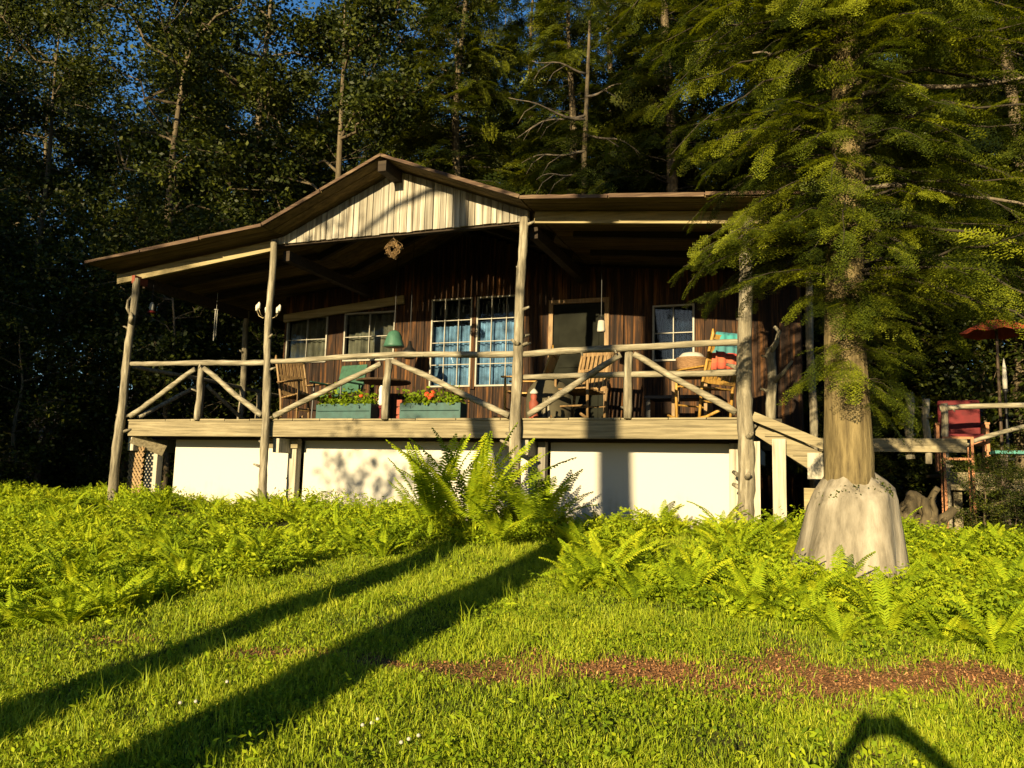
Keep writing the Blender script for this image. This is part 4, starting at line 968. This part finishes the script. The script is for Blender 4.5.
shade_tree(-5.03, -1.70, 16, .20, [(0, 0), (4.6, .0), (5.7, .40), (6.6, .69), (9.5, 1.07), (16, 1.4)], 12.4, 'slim crooked tree behind the viewer that throws the left lawn shadow', 31,
           [([(1.05, 9.75), (1.5, 9.72), (2.0, 9.55), (2.4, 9.30), (2.8, 9.0)], [.065, .055, .05, .04, .02]), ([(1.2, 10.6), (2.2, 10.2), (3.1, 9.75), (3.5, 9.45)], [.05, .04, .03, .02])],
           [(2.9, 9.35, 14, .10), (3.3, 9.25, 16, .11), (3.7, 9.25, 18, .12), (2.5, 9.2, 8, .08), (.2, 9.30, 12, .10), (-.3, 6.9, 22, .10), (2.2, 5.9, 80, .15), (2.7, 5.75, 100, .17), (3.1, 6.0, 80, .17), (1.7, 6.2, 50, .15), (2.5, 6.3, 40, .2), (.3, 8.3, 20, .12), (1.9, 7.0, 25, .12)])
shade_tree(-4.77, -3.64, 17, .275, [(0, 0), (4.6, .0), (6.4, .13), (17, .25)], 13.4, 'stout straight tree behind the viewer that throws the right lawn shadow', 32)
for i, (x, y, s, o) in enumerate(((-17.2, .4, 1.22, DC), (-20.2, 2.4, 1.22, DC), (-16.0, 4.6, .85, HB), (-21.5, 6, 1, DA), (-18.0, -3.6, 1.25, DC), (-22.8, 0, 1.2, DC), (-20.5, -5, 1.1, HB), (-24.5, 4.5, 1.1, HB))):
    PL(o, x, y, s, ('tree standing outside the picture behind the viewer, shading the wood'), 'trees behind the viewer')

# ------------------------------------------------------------------ lawn
q = np.random.default_rng(77)
def field(n, y0, y1, k=.74, m=.8):
    y = q.uniform(y0, y1, n); x = q.uniform(-1, 1, n) * (k * y + m); return x, y
def blades(x, y, h, wd, tint, lean=.35):
    n = len(x); z = ground_z(x, y) - .005; a = q.uniform(0, 6.283, n); s = np.stack([np.cos(a), np.sin(a), np.zeros(n)], 1) * (wd / 2)[:, None]
    b = q.uniform(0, 6.283, n); l = q.uniform(.1, 1, n) * lean * h; d = np.stack([np.cos(b) * l, np.sin(b) * l, np.zeros(n)], 1)
    p = np.stack([x, y, z], 1); V = np.empty((n, 5, 3)); V[:, 0] = p - s; V[:, 1] = p + s
    m = p + d * .35 + np.stack([0 * h, 0 * h, h * .6], 1); V[:, 2] = m + s * .8; V[:, 3] = m - s * .8; V[:, 4] = p + d + np.stack([0 * h, 0 * h, h * (1 - .25 * (l / (h + 1e-6)))], 1)
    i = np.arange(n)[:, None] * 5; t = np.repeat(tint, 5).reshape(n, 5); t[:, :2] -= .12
    return V.reshape(-1, 3), i + np.array([[0, 1, 2, 3]]), i + np.array([[3, 2, 4]]), np.clip(t.ravel(), 0, 1)
def patch(x, y):
    return .5 + .20 * np.sin(x * 2.1 + 1.3 * np.sin(y * 1.7)) * np.sin(y * 2.6 + x) + .16 * np.sin(x * 6.3 + y * 3.1) * np.sin(y * 7.7 - x * 2) + .14 * np.sin(x * 15.1 + 2 * np.sin(y * 5)) * np.sin(y * 17.3 + x * 4)
x, y = field(585000, 2.6, 9.6); u, v = uv_of(x, y); keep = (v < -.02) & (q.random(len(x)) > strip_mask(x, y) * (.90 + .25 * np.sin(x * 5.3 + 1) * np.sin(y * 9 + x * 2))) & (q.random(len(x)) > .25 * weedy(x, y))
keep &= np.hypot(x - HX, y - HY) > .42
pt_ = patch(x, y); keep &= q.random(len(x)) < .55 + .6 * pt_
x, y, pt_ = x[keep], y[keep], pt_[keep]; n = len(x)
h = np.abs(q.normal(.036, .018, n)) + .010; h *= .35 + 1.1 * np.clip(pt_, .1, 1.1)
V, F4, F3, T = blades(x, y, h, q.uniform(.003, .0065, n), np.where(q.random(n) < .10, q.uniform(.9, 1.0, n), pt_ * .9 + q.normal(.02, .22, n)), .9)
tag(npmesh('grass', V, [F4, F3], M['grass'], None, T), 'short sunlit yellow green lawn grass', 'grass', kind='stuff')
# taller tufts
tx, ty = field(260, 2.8, 9); tx = np.repeat(tx, 14) + q.normal(0, .035, 260 * 14); ty = np.repeat(ty, 14) + q.normal(0, .035, 260 * 14); u, v = uv_of(tx, ty); k = (v < -.2) & (strip_mask(tx, ty) < .5); tx, ty = tx[k], ty[k]; n = len(tx)
V, F4, F3, T = blades(tx, ty, q.uniform(.08, .22, n), q.uniform(.003, .006, n), q.uniform(.2, .8, n), .7)
tag(npmesh('tall_grass', V, [F4, F3], M['grass'], None, T), 'scattered taller grass tufts in the lawn', 'grass', kind='stuff')
# clover and broad lawn weeds
x, y = field(140000, 2.6, 9.5); u, v = uv_of(x, y); k = (v < -.05) & (q.random(len(x)) > strip_mask(x, y) * .93) & (np.sin(x * 3.3 + 2 * np.sin(y * 2)) * np.sin(y * 4.1) + q.normal(0, .5, len(x)) > .0) & (np.hypot(x - HX, y - HY) > .42)
x, y = x[k], y[k]; c = np.stack([x, y, ground_z(x, y) + q.uniform(.01, .055, len(x))], 1)
V, F, T = leaf_cards(c, q, .022, .016, .7, np.clip(.35 + .4 * patch(x * 1.7, y * 1.3) - .15 + q.normal(0, .15, len(x)), 0, 1))
tag(npmesh('clover', V, [F], M['weed'], None, T), 'clover and small broad leaves in the lawn', 'clover', kind='stuff')
# leafy rosettes
x, y = field(420, 2.7, 9.2); u, v = uv_of(x, y); k = (v < -.4) & (strip_mask(x, y) < .6) & (np.hypot(x - HX, y - HY) > .6); x, y = x[k], y[k]; nr = len(x); m = 16
sz = q.uniform(.5, 1.3, nr); off = q.normal(0, .035, (nr, m, 2)) * sz[:, None, None]
c = np.stack([x[:, None] + off[:, :, 0], y[:, None] + off[:, :, 1], ground_z(x, y)[:, None] + q.uniform(.02, .10, (nr, m)) * sz[:, None]], 2).reshape(-1, 3)
V, F, T = leaf_cards(c, q, .042, .014, .5, np.repeat(q.uniform(.15, .75, nr), m))
tag(npmesh('lawn_weeds', V, [F], M['weed'], None, T), 'leafy rosettes scattered through the lawn', 'weeds', kind='stuff')
# white clover blossoms
e = MB()
for (bx, by) in ((-.42, 3.75), (-.45, 3.72), (-.62, 3.95), (-.66, 3.93), (-1.55, 4.2), (-1.5, 4.5), (-.60, 3.99), (-.38, 3.78), (-1.62, 4.18)):
    e.lathe((bx, by, GZ(bx, by) + .045), [(.003, 0), (.009, .004), (.010, .010), (.005, .016)], 7)
tag(e.build('clover_blossoms', M['bone'], None, True), 'tiny white clover blossoms in the foreground lawn', 'blossom', kind='stuff')
# wood chips on the path
x = q.uniform(-2.9, 5, 85000); y = q.uniform(3.9, 5.6, 85000); k = q.random(85000) < strip_mask(x, y) * (.55 + .75 * np.sin(x * 5.3 + 1) * np.sin(y * 9 + x * 2) + .35) - .1; x, y = x[k], y[k]
c = np.stack([x, y, ground_z(x, y) + q.uniform(.002, .022, len(x))], 1); V, F, T = leaf_cards(c, q, .017, .008, .8, q.uniform(.0, .8, len(x)), .3)
tag(npmesh('wood_chips', V, [F], M['chip'], None, T), 'reddish brown wood chips on the bare path', 'wood chips', kind='stuff')
# leafy weeds
def drift(x, y): return np.sin(x * 2.3 + 1.5 * np.sin(y * 1.1)) * np.sin(y * 1.9 - x * .8 + .6) + .35 * np.sin(x * 6.1 + y * 2.2) * np.sin(y * 5.3)
n = 10500; y = q.uniform(4.6, 14.5, n); x = q.uniform(-1, 1, n) * (.74 * y + .8); k = weedy(x, y) & (strip_mask(x, y) < .2) & (np.hypot(x - HX, y - HY) > .5); u, v = uv_of(x, y)
k &= ~((v > .35) & (u > -.2)) & (drift(x, y) > -.42) ; x, y = x[k], y[k]; n = len(x)
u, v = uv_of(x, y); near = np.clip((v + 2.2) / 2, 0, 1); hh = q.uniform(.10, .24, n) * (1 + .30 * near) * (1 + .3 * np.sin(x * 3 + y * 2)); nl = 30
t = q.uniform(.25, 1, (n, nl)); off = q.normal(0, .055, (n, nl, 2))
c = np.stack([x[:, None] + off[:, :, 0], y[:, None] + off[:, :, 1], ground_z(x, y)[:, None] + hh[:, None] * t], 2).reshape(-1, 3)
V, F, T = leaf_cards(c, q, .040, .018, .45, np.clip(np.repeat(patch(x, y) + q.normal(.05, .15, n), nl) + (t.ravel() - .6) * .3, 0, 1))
tag(npmesh('weeds', V, [F], M['weed'], None, T), 'bright leafy weeds in front of the cabin', 'weeds', kind='stuff')

# ------------------------------------------------------------------ ferns
def frond(q, L, arch, npin, wmax, stalk=.15):
    Q = []; pts = []
    for i in range(npin + 1):
        t = i / npin; a = 1.35 - arch * t; pts.append((a, t))
    p = np.zeros(3); P = [p.copy()]
    for a, t in pts[1:]:
        p = p + np.array([math.cos(a), 0, math.sin(a)]) * L / npin; P.append(p.copy())
    for i in range(npin):
        d = P[i + 1] - P[i]; d /= np.linalg.norm(d); s = np.array([0, 1., 0]); nrm = np.cross(d, s); wst = s * .004 * (1 - i / npin)
        Q.append([P[i] - wst, P[i] + wst, P[i + 1] + wst * .8, P[i + 1] - wst * .8])
        t = i / npin
        if t < stalk: continue
        tt = (t - stalk) / (1 - stalk); l = wmax * (math.sin(math.pi * min(1, .18 + .82 * tt ** .8)) ** .8 + .05) * q.uniform(.85, 1.1)
        for sg in (-1, 1):
            a = s * sg * .93 + d * .35 - nrm * q.uniform(-.05, .2); a /= np.linalg.norm(a); b = d * L / npin * .42; c = P[i] + d * L / npin * .5
            m = c + a * l * .45 + np.array([0, 0, .01]); e_ = c + a * l + np.array([0, 0, -.12 * l])
            Q.append([c - b * .8, m - b, m + b, c + b * .8]); Q.append([m - b, e_ - b * .15, e_ + b * .15, m + b])
    return np.array(Q)
def fern(name, label, seed, nf, L, arch, wmax, loc=(0, 0, 0), group=None, npin=20, spread=1.0, stalk=.15, tint=.5):
    q = np.random.default_rng(seed); T = [frond(q, L, arch * q.uniform(.75, 1.25), npin, wmax, stalk) for _ in range(4)]
    az = np.arange(nf) * 2.4 + q.normal(0, .3, nf); tilt = q.uniform(-.35, .35, nf) * spread
    Rm = np.stack([np.array(Matrix.Rotation(a, 3, 'Z') @ Matrix.Rotation(t, 3, 'Y')) for a, t in zip(az, tilt)])
    pos = np.stack([np.cos(az) * .03, np.sin(az) * .03, np.zeros(nf)], 1)
    V, F, Tn = scatter(T, pos, Rm, q.uniform(.7, 1.15, nf), q, np.clip(q.normal(tint, .2, nf), 0, 1))
    o = npmesh(name, V, [F], M['fern'], None, Tn); o.location = loc; return tag(o, label, 'fern', group)
q = np.random.default_rng(88)
FT = [frond(q, L, ar, 13, .055, .12) for L, ar in ((.26, 1.2), (.32, 1.0), (.22, 1.5), (.36, 1.3))]
n = 9000; y = q.uniform(4.6, 14.5, n); x = q.uniform(-1, 1, n) * (.74 * y + .8); u, v = uv_of(x, y)
k = weedy(x, y) & (drift(x, y) > -.25) & (strip_mask(x, y) < .2) & (np.hypot(x - HX, y - HY) > .52) & ~((v > .30) & (u > -.2)); x, y = x[k][:6200], y[k][:6200]; n = len(x); nf = 4
az = q.uniform(0, 6.283, (n, nf)).ravel(); tl = q.uniform(-.5, .35, n * nf)
ca, sa_, ct, st_ = np.cos(az), np.sin(az), np.cos(tl), np.sin(tl); o_ = np.zeros_like(ca)
Rm = np.stack([np.stack([ca * ct, -sa_, ca * st_], 1), np.stack([sa_ * ct, ca, sa_ * st_], 1), np.stack([-st_, o_, ct], 1)], 1)
pos = np.repeat(np.stack([x, y, ground_z(x, y) + q.uniform(.0, .06, n)], 1), nf, 0)
nearh = np.clip((uv_of(x, y)[1] + 2.4) / 2, 0, 1); V, F, T = scatter(FT, pos, Rm, q.uniform(.45, 1.0, n * nf) * np.repeat((.75 + .08 * nearh) * (1 + .25 * np.sin(x * 4 + y * 3)), nf), q, np.clip(np.repeat(patch(x, y) + .08, nf) + q.normal(0, .18, n * nf), 0, 1))
tag(npmesh('fern_bed', V, [F], M['fern'], None, T), 'bed of soft low ferns in front of the cabin', 'fern bed', kind='stuff')
GF = 'low ferns around the cabin'
LF = 'low bright green fern among the weeds before the cabin'
fp = [fern('fern', LF, 300 + i, 11, .38 + .05 * i, 1.3, .065, group=GF, npin=26) for i in range(4)]
random.seed(4); q = np.random.default_rng(44)
cand = []
while len(cand) < 260:
    yy = q.uniform(4.7, 14); xx = q.uniform(-1, 1) * (.70 * yy + .2)
    uu_, vv_ = uv_of(xx, yy)
    if bool(weedy(np.array(xx), np.array(yy))) and not (vv_ > -.05 and uu_ > -.4) and math.hypot(xx - HX, yy - HY) > .62 and float(strip_mask(np.array(xx), np.array(yy))) < .1 and min([math.hypot(xx - a, yy - b) for a, b in cand] + [9]) > .14: cand.append((xx, yy))
for i, (xx, yy) in enumerate(cand):
    o = fp[i] if i < 4 else fp[i % 4].copy()
    if i >= 4: COL.objects.link(o)
    o.location = (xx, yy, GZ(xx, yy) - .02); o.rotation_euler = (0, 0, random.uniform(0, 6.28)); s = random.uniform(.5, 1.05); o.scale = (s, s, s * random.uniform(.8, 1.1))
for (xx, yy, lab, nf, L, arch, seed, tl) in ((-.38, 8.55, 'tallest fern clump with upright stalks before the third porch post', 26, 1.32, .75, 51, .6), (-.82, 8.75, 'dark feathery fern left of the tallest fern clump', 18, 1.1, .7, 52, .45), (.32, 8.60, 'tall fern with one frond arching right over the white skirting', 16, .95, 1.2, 53, .4), (-.10, 8.15, 'broad low fern in front of the tallest fern clump', 12, .70, 1.3, 54, .6), (.85, 6.9, 'single upright light green fern right of the long shadow', 8, .55, .8, 55, .8)):
    fern('tall_fern', lab, seed, nf, L, arch, .125 if L > .8 else .085, (xx, yy, GZ(xx, yy) - .02), None, 38 if L > .8 else 28, .75, .30, tl)

# ------------------------------------------------------------------ the photographer, just behind the lens
pz = GZ(0, -.45)
me = bpy.data.meshes.new('person')
J = [(0, 0, .90, .125), (0, 0, 1.08, .12), (0, .0, 1.28, .14), (0, 0, 1.40, .07), (0, .01, 1.47, .055), (0, .03, 1.56, .085), (0, .03, 1.66, .075),
     (-.18, 0, 1.36, .06), (-.24, .06, 1.53, .044), (-.18, .24, 1.74, .036), (-.075, .33, 1.83, .034), (.18, 0, 1.36, .06), (.24, .06, 1.53, .05), (.18, .24, 1.74, .036), (.075, .33, 1.83, .034),
     (-.10, 0, .84, .095), (-.11, .02, .47, .062), (-.11, -.02, .09, .042), (-.12, .14, .03, .038), (.10, 0, .84, .095), (.11, .02, .47, .062), (.11, -.02, .09, .042), (.12, .14, .03, .038)]
E_ = [(0, 1), (1, 2), (2, 3), (3, 4), (4, 5), (5, 6), (2, 7), (7, 8), (8, 9), (9, 10), (2, 11), (11, 12), (12, 13), (13, 14), (0, 15), (15, 16), (16, 17), (17, 18), (0, 19), (19, 20), (20, 21), (21, 22)]
nb_ = len(J)
for sg, root in ((-1, 10), (1, 14)):
    bx, by, bz, _ = J[root]
    for k in range(4):
        a = len(J); J.append((bx - sg * .01 + sg * .012 * k, by + .045, bz + .05 - .018 * k, .011)); J.append((bx - sg * .035 + sg * .008 * k, by + .075, bz + .045 - .018 * k, .010)); E_ += [(root, a), (a, a + 1)]
    a = len(J); J.append((bx - sg * .035, by + .0, bz - .02, .012)); J.append((bx - sg * .06, by + .03, bz - .01, .010)); E_ += [(root, a), (a, a + 1)]
me.from_pydata([j[:3] for j in J], E_, []); me.update(); me.materials.append(M['shirt'])
per = link(bpy.data.objects.new('person', me)); per.location = (-.09, -.45, pz - .03); per.rotation_euler = (0, 0, R(-8)); per.scale = (1.1, 1.1, 1.1)
tag(per, 'person behind the viewer in a blue shirt with both arms raised', 'person')
sk = per.modifiers.new('skin', 'SKIN')
for i, j in enumerate(J):
    d = me.skin_vertices[0].data[i]; d.radius = (j[3], j[3] * .85); d.use_root = (i == 0)
ss = per.modifiers.new('sub', 'SUBSURF'); ss.levels = 1; ss.render_levels = 1

e = MB(); e.box((-.065, -.03, -.04), (.065, .02, .04)); e.lathe((0, 0, 0), [(.001, 0), (.002, .001)], 6)
pc = empty('camera_body', (-.05, -.10, pz + 2.0), 0, 'small black camera held up in both hands by the person', 'camera'); e.build('body', M['black'], pc, bevel=.006)
bpy.context.view_layer.update()
